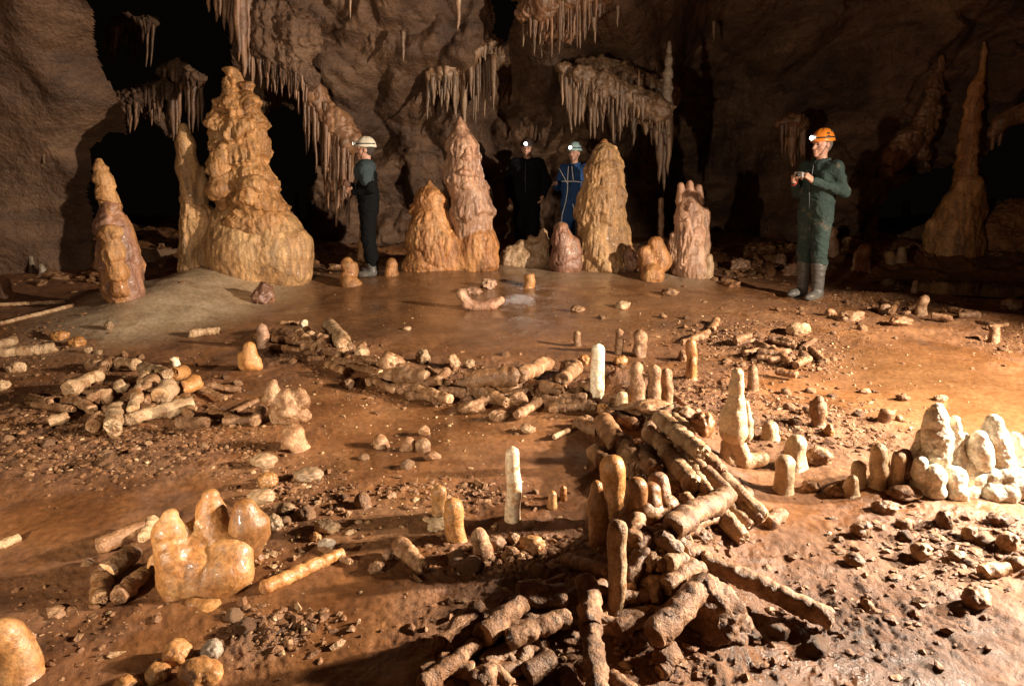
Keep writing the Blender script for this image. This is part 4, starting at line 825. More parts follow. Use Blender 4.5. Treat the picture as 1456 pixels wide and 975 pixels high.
    # ---- coverall with folds
    f = Field(lo, hi, P.get('hc', 0.010)); bulk = P.get('bulk', 0.0)
    for q in (-1, 1):
        f.cone((q * .065, .01, .92), (q * .055, .005, 1.08), .128 + bulk, .126 + bulk, .06); f.cone((q * .055, .005, 1.08), (q * .08, .005, 1.32), .127 + bulk, .124 + bulk, .06); f.cone((q * .05, .025, 1.42), (q * .15, .01, 1.41), .085, .068 + bulk * .5, .06)
    f.cone((0, .015, 1.44), (0, .0, 1.50), .088, .074, .03)
    for sd in 'lr':
        d_ = J[sd + 'wr'] - J[sd + 'el']; we = J[sd + 'wr'] - d_ / np.linalg.norm(d_) * .018
        f.cone(J[sd + 'sh'], J[sd + 'el'], .070 + bulk * .5, .060 + bulk * .4, .04); f.cone(J[sd + 'el'], we, .063 + bulk * .4, .042 + bulk * .2, .03)
        an = J[sd + 'an'] + np.array((0, 0, P.get('hem', .22)))
        f.cone(J[sd + 'hip'], J[sd + 'kn'], .115 + bulk * .6, .085 + bulk * .3, .04); f.cone(J[sd + 'kn'], J[sd + 'kn'] + (an - J[sd + 'kn']) * .8, .084 + bulk * .3, .078 + bulk * .2, .03); f.cone(J[sd + 'kn'] + (an - J[sd + 'kn']) * .7, an, .084, .066, .02)
    # opening for the throat
    f.cone(H((0, -.01, 1.56)), H((0, -.1, 1.60)), .075, .07, .015, sub=True)
    V, Q = f.mesh(); N = vnormals(V, Q); sd0 = px * 0.37
    fold = np.abs(noise(V * np.array((6, 6, 11)) + sd0)) + 0.6 * np.abs(noise((V + 0.4 * V[:, [2, 0, 1]]) * np.array((9, 9, 17)) + sd0 + 5))
    V = V + N * (0.017 * (0.35 - fold) + 0.008 * (0.25 - np.abs(noise((V + 0.3 * V[:, [1, 2, 0]]) * np.array((16, 16, 26)) + sd0))) + 0.002 * fbm(V * 25, 2))[:, None]
    link('coverall', mesh_np('coverall', V, Q, mats=(P['suit'],)), (0, 0, 0), root)
    # collar, belt, zip and pocket
    a = np.linspace(0, 2 * np.pi, 25)[:-1]
    ring = np.array([(.078 * math.sin(t), .012 - .078 * math.cos(t), 1.505 - (.03 * max(0, math.cos(t)))) for t in np.append(a, a[0])])
    V, Q = tube(ring, np.full(len(ring), .017), 8); link('collar', mesh_mixed('collar', V, Q, mats=(P['suit'],)), (0, 0, 0), root)
    bt = np.linspace(0, 2 * np.pi, 33); V, Q = tube([((.165 + bulk) * math.sin(t), .01 - (.135 + bulk) * math.cos(t), 1.07 + .006 * math.sin(3 * t)) for t in bt], np.full(33, .014), 6); link('belt', mesh_mixed('belt', V, Q, mats=(M['blackplastic'] if bulk else P['suit'],)), (0, 0, 0), root)
    V, Q = tube([(0.004 * math.sin(9 * t), -(.132 + bulk) - .022 * math.sin(math.pi * t), 1.47 - .5 * t) for t in np.linspace(0, 1, 14)], np.full(14, .006), 5); link('zip', mesh_mixed('zip', V, Q, mats=(M['blackplastic'],)), (0, 0, 0), root)
    for px_, pz_ in ((.10, 1.33), (-.10, 1.33)):
        f = Field((px_ - .08, -.2, pz_ - .09), (px_ + .08, -.06, pz_ + .09), .009); f.ell((px_, -.118 - bulk, pz_), (.055, .014, .06), .01); V, Q = f.mesh(); link('pocket', mesh_np('pocket', V, Q, mats=(P['suit'],)), (0, 0, 0), root)
    for sd, q in (('l', 1), ('r', -1)):
        an = J[sd + 'an']; f = Field(an - np.array((.12, .3, .12)), an + np.array((.12, .16, .36)), .009)
        bh = .29 if P.get('hem', .22) > .15 else .10; tp = an + (J[sd + 'kn'] - an) * (bh / (J[sd + 'kn'][2] - an[2])); f.cone(tp, an, .077 if bh > .2 else .062, .058, .02); f.cone(an + np.array((0, .01, -.03)), an + np.array((.02 * q, -.15, -.045)), .055, .048, .03); f.ell(an + np.array((.015 * q, -.10, -.05)), (.055, .13, .045), .02)
        V, Q = f.mesh(); V[:, 2] = np.maximum(V[:, 2], an[2] - .088); N = vnormals(V, Q); V = V + N * (.006 * noise(V * np.array((14, 14, 26))))[:, None]
        link('boot', mesh_np('boot', V, Q, mats=(M['rubber'],)), (0, 0, 0), root)
    # ---- helmet with its lamp
    hp = H((0, .012, 1.70)); th = np.linspace(0, np.pi / 2 * 1.05, 14); ph = np.linspace(0, 2 * np.pi, 33)[:-1]
    Vh = []
    for sh_ in (1.0, 0.94):
        for t in (th if sh_ == 1 else th[::-1]):
            for q in ph:
                flare = 1 + (0.05 * max(0, (t - 1.35) / 0.3) + (0.06 * max(0, math.cos(q - math.pi)) * sm(1.2, 1.6, np.array(t))) if sh_ == 1 else 0)
                Vh.append((.105 * sh_ * math.sin(t) * math.sin(q) * flare, .128 * sh_ * math.sin(t) * math.cos(q) * flare, .128 * sh_ * math.cos(t) + 0.004 * math.cos(6 * q) * (sh_ == 1) * (t > .3)))
    Vh = np.array(Vh); nr = 32; i = np.arange((28 - 1) * nr); r_ = i // nr; c_ = i % nr; d_ = (c_ + 1) % nr
    hm = link('helmet', mesh_np('helmet', Vh @ Rm.T, np.stack([r_ * nr + c_, (r_ + 1) * nr + c_, (r_ + 1) * nr + d_, r_ * nr + d_], 1), mats=(P['helmet'],)), hp, root)
    if P.get('vents'):
        for q, zz_ in ((.09, .07), (-.09, .07), (.075, .09), (-.075, .09), (.1, .04), (-.1, .04)):
            Ve, Qe = ico(2); yv = RNG.uniform(-.03, .05); link('vent', mesh_np('vent', (Ve * np.array((.012, .02, .01)) + np.array((q * .98, yv, zz_))) @ Rm.T, Qe, mats=(M['blackplastic'],)), (0, 0, 0), hm)
    V, Q = tube([(0, -.12, .035), (0, -.135, .035), (0, -.165, .033)], [.024, .03, .03], 16); V = V @ Rm.T
    lp = link('headlamp', mesh_mixed('headlamp', V, Q, mats=(P.get('lampmat', M['silver']),)), (0, 0, 0), hm)
    Ve, Qe = ico(2); link('lamp_lens', mesh_np('lamp_lens', (Ve * np.array((.024, .008, .024)) + np.array((0, -.168, .033))) @ Rm.T, Qe, mats=(P['lens'],)), (0, 0, 0), hm)
    V, Q = tube([(.108 * math.sin(t), -.132 * math.cos(t) + .0, .03) for t in np.linspace(-2.6, 2.6, 30)], np.full(30, .008), 6); link('lamp_strap', mesh_mixed('lamp_strap', V @ Rm.T, Q, mats=(M['blackplastic'],)), (0, 0, 0), hm)
    V, Q = tube([H((.07, .0, 1.68)), H((.068, -.03, 1.62)), H((.04, -.06, 1.555)), H((0, -.075, 1.54)), H((-.04, -.06, 1.555)), H((-.068, -.03, 1.62)), H((-.07, 0, 1.68))], np.full(7, .0045), 6)
    link('chin_strap', mesh_mixed('chin_strap', V, Q, mats=(M['blackplastic'],)), (0, 0, 0), root)
    # the lamp's own light
    if P.get('watt'):
        d = bpy.data.lights.new('headlamp_light', 'SPOT'); o = bpy.data.objects.new('headlamp_light', d); COL.objects.link(o); d.energy = P['watt']; d.spot_size = R(80); d.spot_blend = 0.9; d.color = (1, .95, .85); d.shadow_soft_size = .02
        W = Matrix.Translation(root.location) @ Matrix.Rotation(R(rotz), 4, 'Z') @ Matrix.Scale(s, 4)
        p_ = W @ Vector(hp + Rm @ np.array((0, -.20, .033))); q_ = W @ Vector(hp + Rm @ np.array((0, -1.2, -.25))); o.location = p_; o.rotation_euler = (q_ - p_).to_track_quat('-Z', 'Y').to_euler()
    return root, J
green = plain('green_coverall_cloth', (0.030, 0.050, 0.045), 0.8, 0.4, 140, (0.050, 0.072, 0.064), dirt=(0.15, 0.115, 0.085), dirt_t=0.57)
g_root, g_J = person(1160, 420, 179.5, -58, 'person in a green coverall and orange helmet looking at a small camera in both hands', dict(
    J=dict(lel=(.275, .05, 1.17), lwr=(.085, -.235, 1.285), rel=(-.25, .0, 1.15), rwr=(-.095, -.285, 1.275), lkn=(.11, -.03, .5), rkn=(-.10, .02, .5), ran=(-.10, .05, .09)),
    lhand=dict(d=(-.45, -.55, .6), s=(-.5, .2, .8), n=(-.6, -.2, -.6), curl=.75), rhand=dict(d=(.35, -.5, .75), s=(.6, .2, .7), n=(.7, .3, -.5), curl=.75),
    suit=green, helmet=plain('orange_helmet_shell', (0.75, 0.20, 0.02), 0.35, 0.1, 30, (0.8, 0.26, 0.03), dirt=(0.25, 0.12, 0.05), dirt_t=0.64), vents=True, hair=M['greyhair'], lens=M['lens'], yaw=-8, pitch=4, watt=4, hem=.27, bulk=-.008))
# the little camera he holds
Wm = Matrix.Translation(g_root.location) @ Matrix.Rotation(R(-58), 4, 'Z') @ Matrix.Scale(g_root.scale[0], 4)
import bmesh
bm = bmesh.new(); bmesh.ops.create_cube(bm, size=1); bmesh.ops.scale(bm, vec=(.10, .026, .058), verts=bm.verts); bmesh.ops.bevel(bm, geom=bm.edges[:], offset=.006, segments=2, affect='EDGES')
me = bpy.data.meshes.new('compact_camera'); bm.to_mesh(me); bm.free(); me.materials.append(M['silver'])
ck = link('compact_camera', me, Wm @ Vector((-.005, -.345, 1.345))); ck.rotation_euler = (R(10), 0, R(-58)); tag(ck, 'small silver compact camera in the hands of the man in green', 'camera')
V, Q = tube([(0, -.012, 0), (0, -.02, 0), (0, -.032, 0), (0, -.034, 0)], [.02, .02, .017, .012], 16); link('lens', mesh_mixed('lens', V, Q, mats=(M['blackplastic'],)), (0, 0, 0), ck)
V, Q = tube([(.02, .0, .029), (.02, 0, .034)], [.006, .006], 10); link('shutter_button', mesh_mixed('shutter_button', V, Q, mats=(M['blackplastic'],)), (0, 0, 0), ck)
a = np.linspace(0, 2 * np.pi, 17); V, Q = tube([np.array(g_J['rwr']) + np.array((.031 * math.cos(t), .018 * math.sin(t), .03 * math.sin(t) - .01)) for t in a], np.full(17, .005), 6); link('wrist_cord', mesh_mixed('wrist_cord', V, Q, mats=(M['redband'],)), (0, 0, 0), g_root)

dark = plain('shaded_suit_cloth', (0.004, 0.004, 0.0045), 0.9, 0.4, 140, (0.008, 0.008, 0.009))  # shade on the left caver's jacket, painted in as near-black cloth
lroot, lJ = person(524, 392, 191.5, -84, 'person in shaded grey-blue with a white helmet in profile beside the massive stalagmite', dict(
    J=dict(lel=(.25, .07, 1.16), lwr=(.17, -.17, 1.12), rel=(-.25, .0, 1.14), rwr=(-.12, -.24, 1.2)), lhand=dict(d=(-.3, -.8, .3), s=(-.3, 0, 1), n=(-1, 0, -.2), curl=.8), rhand=dict(d=(.2, -.8, .5), s=(.3, 0, 1), n=(1, 0, -.2), curl=.8),
    suit=dark, helmet=plain('white_helmet_shell', (0.62, 0.54, 0.42), 0.4, 0.1, 30, (0.70, 0.63, 0.50), dirt=(0.3, 0.2, 0.12), dirt_t=0.62), hair=M['hair'], lens=M['lens_dim'], watt=1.5, hem=.1, h=.0075))
f = Field((-.02, -.2, 1.15), (.36, .25, 1.62), .01)          # lit shoulder of the same jacket, light put into a paler grey-blue
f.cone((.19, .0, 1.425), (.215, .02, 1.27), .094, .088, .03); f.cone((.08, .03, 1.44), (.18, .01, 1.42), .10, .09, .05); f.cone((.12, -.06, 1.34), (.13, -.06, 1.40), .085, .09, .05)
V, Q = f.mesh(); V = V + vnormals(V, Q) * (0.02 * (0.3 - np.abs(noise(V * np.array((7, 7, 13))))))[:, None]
link('lit_shoulder', mesh_np('lit_shoulder', V, Q, mats=(plain('lit_jacket_cloth', (0.030, 0.044, 0.050), 0.75, 0.4, 120, (0.06, 0.08, 0.085)),)), (0, 0, 0), lroot)
person(749, 378, 193.5, -8, 'person in dark clothes facing the camera with a glaring headlamp', dict(suit=plain('dark_navy_cloth', (0.004, 0.004, 0.005), 0.9, 0.4, 140, (0.008, 0.008, 0.010)), helmet=plain('dark_helmet_shell', (0.03, 0.02, 0.015), 0.4, 0.1), hair=M['hair'], bulk=.045,
    J=dict(lel=(.31, .03, 1.14), rel=(-.31, .03, 1.14), lwr=(.27, -.10, .93), rwr=(-.27, -.06, .9)), lens=plain('headlamp_glare_lens', (1, 1, 1), 0.2, 0.0, emit=(1, .97, .9, 60)), watt=9, h=.0075, hc=.011, hem=.1, pitch=4), Y=10.0)
blue = plain('blue_coverall_cloth', (0.02, 0.055, 0.16), 0.7, 0.4, 140, (0.04, 0.095, 0.25))
wroot, wJ = person(815, 378, 199.5, -30, 'person in a blue coverall with white piping half hidden behind the tan stalagmite', dict(suit=blue, helmet=plain('pale_blue_helmet_shell', (0.28, 0.42, 0.44), 0.4, 0.1, 30, (0.36, 0.5, 0.5)), vents=True, hair=M['hair'], lens=M['lens'], watt=4, h=.0075, hem=.1,
    J=dict(rel=(-.26, -.02, 1.15), rwr=(-.19, -.24, 1.2))), Y=9.75)
for pl in ([(-.02, -.155, 1.46), (-.03, -.158, 1.3), (-.03, -.152, 1.1), (-.06, -.15, .92)], [(-.06, -.15, .92), (-.13, -.128, .72), (-.15, -.115, .5), (-.15, -.09, .3)], [(.2, -.14, 1.22), (.1, -.16, 1.235), (-.02, -.16, 1.235), (-.14, -.148, 1.235)], [(-.2, -.1, 1.42), (-.14, -.13, 1.35), (-.08, -.15, 1.27), (-.03, -.158, 1.2)], [(.06, -.15, .9), (.11, -.13, .7), (.11, -.115, .5), (.11, -.09, .3)], [(.03, -.14, 1.46), (.05, -.16, 1.36), (.07, -.163, 1.25)]):
    t = np.linspace(0, 1, 14); pp = np.array([np.interp(t, np.linspace(0, 1, len(pl)), [q[k] for q in pl]) for k in range(3)]).T
    V, Q = tube(pp, np.full(14, .0075), 6); link('white_piping', mesh_mixed('white_piping', V, Q, mats=(M['stripe'],)), (0, 0, 0), wroot)
# ------------------------------------------------------------------ the near floor: standing stalagmites
CN = [(0, 1.15), (0.3, 0.95), (1, 1)]
upright(729, 740, 634, 11.5, 9.5, M['white'], 'tallest translucent white candle stalagmite, standing alone on the near mud', rings=0.015, amp=0.03)
upright(849, 565, 488, 10.5, 9, M['white'], 'translucent white candle stalagmite behind the heap, slightly leaning', lean=2, rings=0.015, amp=0.03)
upright(249, 527, 507, 6.5, 6, M['white'], 'short white candle stub on the left heap of broken pieces', broken=True, amp=0.05, lift=0.03)
upright(624, 738, 689, 11, 10, M['amber'], 'orange rounded stub standing behind its ringed twin', rings=0.02)
rock(622, 745, 15, 9, 'pale rounded calcite foot of the orange stub pair', M['cream'], 'flowstone lump', name='flowstone_lump')
upright(648, 769, 707, 15, 13.5, M['amber'], 'ringed orange stub standing in front of its orange twin', lean=-6, rings=0.05)
upright(690, 797, 750, 15, 12, M['log'], 'mud-stained stub leaning left beside the ringed orange stub', lean=-12, amp=0.12)
upright(873, 742, 645, 18, 18, M['amber'], 'thick round-topped orange stalagmite rising from the yellow cluster', rings=0.04, amp=0.07, prof=[(0, .8), (.35, .95), (1, 1)])
upright(876, 876, 738, 11.5, 14, M['logpale'], 'long knobbly broken stalagmite planted upright in front of the yellow cluster', rings=0.05, amp=0.08, lean=4)
upright(984, 538, 481, 8, 7, M['amber'], 'slim orange stub right of the candle behind the heap', rings=0.06)
upright(1072, 556, 519, 8, 6.5, M['log'], 'short brown stub right of the lumpy white stalagmite')
upright(1117, 702, 646, 15.5, 12, M['cream'], 'smooth pale pointed stub standing alone on bare mud', prof=CN)
upright(1134, 668, 618, 17, 14, M['cream'], 'wide pale stub with a flat rounded top left of the white clusters', prof=CN)
upright(1096, 626, 598, 14, 11, M['cream'], 'low pale rounded knob left of the wide pale stub', prof=CN)
upright(881, 503, 467, 6.5, 5.5, M['log'], 'slim brown stub nearest above the white candle')
upright(910, 508, 468, 10, 9, M['log'], 'lumpy brown stub right of the slim one behind the candle', amp=0.2)
upright(821, 492, 470, 6, 4.5, M['log'], 'small brown stub left of the candle behind the heap')
upright(907, 570, 514, 17, 9, M['log'], 'fat pale cone on the back of the heap', prof=CN)
upright(931, 570, 518, 10, 8, M['log'], 'middle cone of three on the back of the heap')
upright(949, 574, 523, 9, 8, M['log'], 'slim right-hand cone of three on the back of the heap')
upright(882, 588, 556, 10, 9, M['logpale'], 'short stub leaning right in the shadow of the heap', lean=5)
upright(1166, 606, 562, 9, 9, M['log'], 'mushroom-headed brown stub on crumbly mud', prof=[(0, 1.3), (.25, .85), (.5, 1.3), (.75, 1.25), (.85, .8), (1, .9)], amp=0.15)
rock(1179, 612, 6, 8, 'small orange knob in front of the mushroom-headed stub', M['amber'])
upright(1251, 694, 629, 14.5, 10, M['cream'], 'ringed pale stalagmite left of the white clusters', prof=[(0, 1), (.25, .95), (.33, .82), (.4, 1), (.7, 1.1), (1, 1)], rings=0.05)
upright(1223, 694, 654, 12, 9, M['cream'], 'low pale cone between the ringed stalagmite and a smaller one', prof=CN)
upright(1213, 706, 674, 14, 8, M['cream'], 'smallest pale cone left of the ringed stalagmite', prof=CN)
upright(1279, 696, 640, 11, 8, M['cream'], 'plain pale stub right of the ringed stalagmite', prof=CN)
upright(1262, 601, 582, 9.5, 9.5, M['log'], 'flat-topped stub alone on the smooth mud pan', broken=True)
rock(1278, 595, 4.5, 5, 'pebble beside the flat-topped stub on the mud pan', M['log'])
rock(1337, 566, 9, 5, 'thin clod behind the left white cluster', M['logpale'])
upright(415, 641, 602, 21, 15, M['log'], 'egg-shaped pale brown stub casting a long shadow', prof=[(0, 1), (.6, .95), (1, .95)])
upright(373, 494, 459, 9, 8, M['rose'], 'short reddish stub at the end of the ring of broken pieces')
knob_thing('lumpy_stub', 'squat lumpy orange stub in front of the short reddish one', 'stalagmite', [[(355, 494, 9), (356, 515, 13)], [(345, 506, 7), (348, 519, 9)], [(366, 512, 6), (366, 520, 8)]], M['amber'], base=(355, 527))
knob_thing('orange_knobs', 'group of wet orange knobs behind the egg-shaped stub', 'flowstone lump', [[(388, 546, 8), (388, 566, 16)], [(410, 566, 15), (412, 580, 20)], [(425, 560, 9), (430, 572, 10)], [(398, 590, 14), (432, 590, 8), (415, 592, 14)]], M['log'], base=(405, 602), amp=.012)
LO = 'small rounded stub in a row on the smooth mud'
for q in [(541, 637, 618, 11, 10, 'left dome of the small row on the smooth mud'), (578, 641, 621, 10, 9, 'middle stub of the small row on the smooth mud'), (601, 642, 622, 11, 10, 'right stub of the small row on the smooth mud')]: upright(q[0], q[1], q[2], q[3], q[4], M['log'], q[5], group='row of small stubs on the mud')
rock(604, 613, 9, 8, 'jagged bit behind the row of small stubs', M['log'], faceted=.5)
rock(614, 648, 13, 7, 'crumbled bit in front of the row of small stubs', M['log'], faceted=.5)
upright(516, 722, 700, 13, 11, M['log'], 'pale dome left of the orange stub pair', prof=CN)
upright(785, 724, 697, 8, 5, M['amber'], 'small pointed stub right of the tallest candle')
upright(801, 712, 690, 6, 4, M['amber'], 'tiny pointed stub right of the small pointed one')
# lumpy white stalagmite
clump('lumpy_stalagmite', 'lumpy cream-white stalagmite with a flat top right of the heap', 'stalagmite', [
    ('shaft', [[(1049, 531, 8.5), (1047, 550, 9.5), (1046, 572, 12), (1043, 592, 17), (1043, 612, 20)]], M['cream'], dict(h=.005, amp=.006, k=.02)),
    ('side_bud', [[(1060, 573, 4), (1062, 600, 7.5), (1060, 618, 10)]], M['cream'], dict(h=.004, amp=.004, k=.01)),
    ('foot', [[(1047, 618, 11), (1052, 640, 11), (1056, 658, 13)], [(1031, 630, 7), (1034, 655, 12), (1020, 660, 11)], [(1070, 655, 10), (1084, 652, 9)]], M['cream'], dict(h=.006, amp=.008, k=.02)),
], Yat(1045, 664) + .05, (1045, 664))
# yellow cluster in the middle
clump('yellow_cluster', 'glossy yellow flowstone cluster at the middle of the heap', 'stalagmite cluster', [
    ('body', [[(915, 728, 27), (925, 748, 26)], [(946, 720, 19, .02), (936, 748, 24)], [(896, 738, 18, -.02), (895, 768, 20, -.02)], [(918, 760, 22, -.03)]], M['honey'], dict(h=.005, amp=.007, k=.016, fine=.6)),
    ('knob', [[(905, 692, 15, -.01), (905, 712, 18)]], M['honey'], dict(h=.005, amp=.005, k=.02)), ('knob', [[(926, 698, 15, .01), (925, 715, 17)]], M['honey'], dict(h=.005, amp=.005, k=.02)), ('knob', [[(936, 684, 14, .05), (938, 705, 15, .04)]], M['rose'], dict(h=.005, amp=.005, k=.02)),
    ('pillar', [[(849, 690, 9), (849, 720, 14), (855, 765, 18)]], M['amber'], dict(h=.006, amp=.006, k=.03)),
], Yat(900, 768) + .07, (900, 768))
# the large honey-coloured cluster at near left
clump('honey_cluster', 'large glossy honey-coloured cluster of rounded fingers at near left', 'stalagmite cluster', [
    ('fingers', [[(300, 706, 12, .09), (301, 728, 20, .09), (306, 765, 29, .08), (300, 815, 36, .06)], [(243, 733, 10, .01), (240, 756, 20, .0), (244, 778, 23, .0)], [(247, 790, 25, -.025), (254, 826, 29, -.03)],
        [(276, 752, 13, .05), (279, 776, 20, .03), (284, 806, 25, -.01), (286, 832, 28, -.02)], [(330, 786, 29, .035), (326, 812, 32, .0), (312, 836, 30, -.01)], [(228, 800, 16, .08), (226, 838, 20, .07)]], M['honey'], dict(h=.0045, amp=.005, k=.018, fine=.6)),
    ('finger', [[(348, 724, 16, .08), (352, 745, 22, .08), (348, 775, 25, .08)], [(372, 744, 10, .10), (370, 757, 14, .10)]], M['honey'], dict(h=.005, amp=.003, k=.03, fine=.4)),
    ('flow', [[(262, 868, 12, -.10), (300, 872, 14, -.10), (335, 862, 12, -.05)], [(290, 884, 9, -.15), (318, 880, 9, -.13)], [(225, 856, 10, -.02), (250, 866, 12, -.08)]], M['amber'], dict(h=.006, amp=.006, k=.05)),
    ('knob', [[(250, 847, 18, -.06)]], M['amber'], dict(h=.005, amp=.004, k=.02)),
    ('knob', [[(278, 862, 17, -.09), (300, 868, 13, -.1)], [(302, 884, 12, -.13)]], M['honey'], dict(h=.005, amp=.005, k=.03)),
], Yat(285, 862) + .12, (285, 862))
for q in [(251, 929, 20, 19, 'amber', 'round orange wet knob in front of the honey cluster'), (225, 957, 17, 15, 'amber', 'second round orange wet knob nearer the bottom edge'), (301, 924, 15, 15, 'grey', 'grey-green glassy knob beside the orange knobs'), (287, 958, 30, 24, 'honey', 'wide brown wet dome behind the orange knobs at the bottom edge'), (180, 971, 19, 9, 'amber', 'orange knob cut by the bottom edge at left')]:
    rock(q[0], q[1], q[2], q[3], q[5], M[q[4]], 'flowstone lump', name='flowstone_lump', rugged=.13, sub=4)
upright(6, 975, 876, 40, 24, M['honey'], 'pale blunt stalagmite cut by the left edge at the bottom', prof=[(0, 1.1), (.5, .95), (1, .9)], rings=0.02, amp=0.05)
# white clusters by the lamp
WH = 'cream'
Yw1 = Yat(1335, 712) + .10
BR = dict(h=.0045, amp=.006, k=.020, fine=1.0)
clump('white_cluster', 'overlit white stalagmite cluster of stacked knobs, left of two at the right edge', 'stalagmite cluster', [
    ('fingers', [[(1333, 581, 8, .04), (1331, 595, 14, .04), (1329, 615, 18, .04)], [(1334, 622, 19, .03), (1330, 645, 22, .03)], [(1322, 655, 17, .02), (1335, 680, 26, .03)], [(1357, 598, 8, .05), (1357, 618, 13, .05)], [(1355, 634, 15, .05), (1352, 660, 20, .04)]], M['bright'], BR),
    ('finger', [[(1311, 616, 6, .06), (1309, 640, 10, .06), (1306, 670, 13, .05)]], M['bright'], BR),
    ('knob', [[(1309, 657, 10, -.02), (1308, 672, 13, -.02)], [(1307, 692, 15, -.01)]], M['bright'], dict(h=.004, amp=.003, k=.01)),
    ('knob', [[(1287, 647, 10, .07), (1285, 668, 14, .05), (1283, 690, 15, .05)]], M['rose'], dict(h=.005, amp=.003, k=.02)),
    ('knob', [[(1329, 676, 15, -.05)], [(1329, 697, 15, -.05)]], M['bright'], BR),
    ('knob', [[(1372, 660, 16, .03)], [(1383, 680, 18, .01)], [(1356, 678, 17, -.03)], [(1359, 700, 15, -.05)], [(1378, 700, 14, -.02)]], M['bright'], BR),
], Yw1, (1335, 712))
clump('white_cluster', 'overlit white stalagmite cluster of domes cut by the right edge', 'stalagmite cluster', [
    ('fingers', [[(1414, 601, 13, .05), (1413, 616, 18, .05)], [(1418, 636, 20, .04), (1416, 660, 24, .04)], [(1444, 622, 9, .07), (1446, 648, 15, .07)], [(1462, 624, 12, .1), (1468, 665, 26, .09)]], M['bright'], BR),
    ('finger', [[(1393, 622, 11, .01), (1392, 640, 17, .01), (1394, 655, 18, .01)]], M['bright'], dict(h=.0045, amp=.003, k=.02)),
    ('finger', [[(1371, 622, 8, .10), (1372, 645, 11, .09), (1374, 680, 14, .08)]], M['bright'], dict(h=.005, amp=.003, k=.02)),
    ('base', [[(1405, 682, 20, .0)], [(1428, 680, 22, .0)], [(1445, 690, 24, -.02)], [(1410, 702, 16, -.05)], [(1432, 704, 15, -.06)], [(1475, 692, 26, .0)]], M['bright'], BR),
], Yat(1420, 715) + .10, (1420, 715))
for q in [(1285, 700, 24, 10, 'wet brown slab at the foot of the left white cluster'), (1258, 722, 17, 10, 'brown stone left of the slab under the white cluster'), (1152, 692, 13, 9, 'low knobbly lump right of the smooth pale pointed stub'), (1186, 697, 13, 8, 'low lump between the pale stub and the smallest cone'), (1163, 650, 18, 14, 'dark brown clod behind the smooth pale pointed stub')]:
    rock(q[0], q[1], q[2], q[3], q[4], M['log'], rugged=.2)

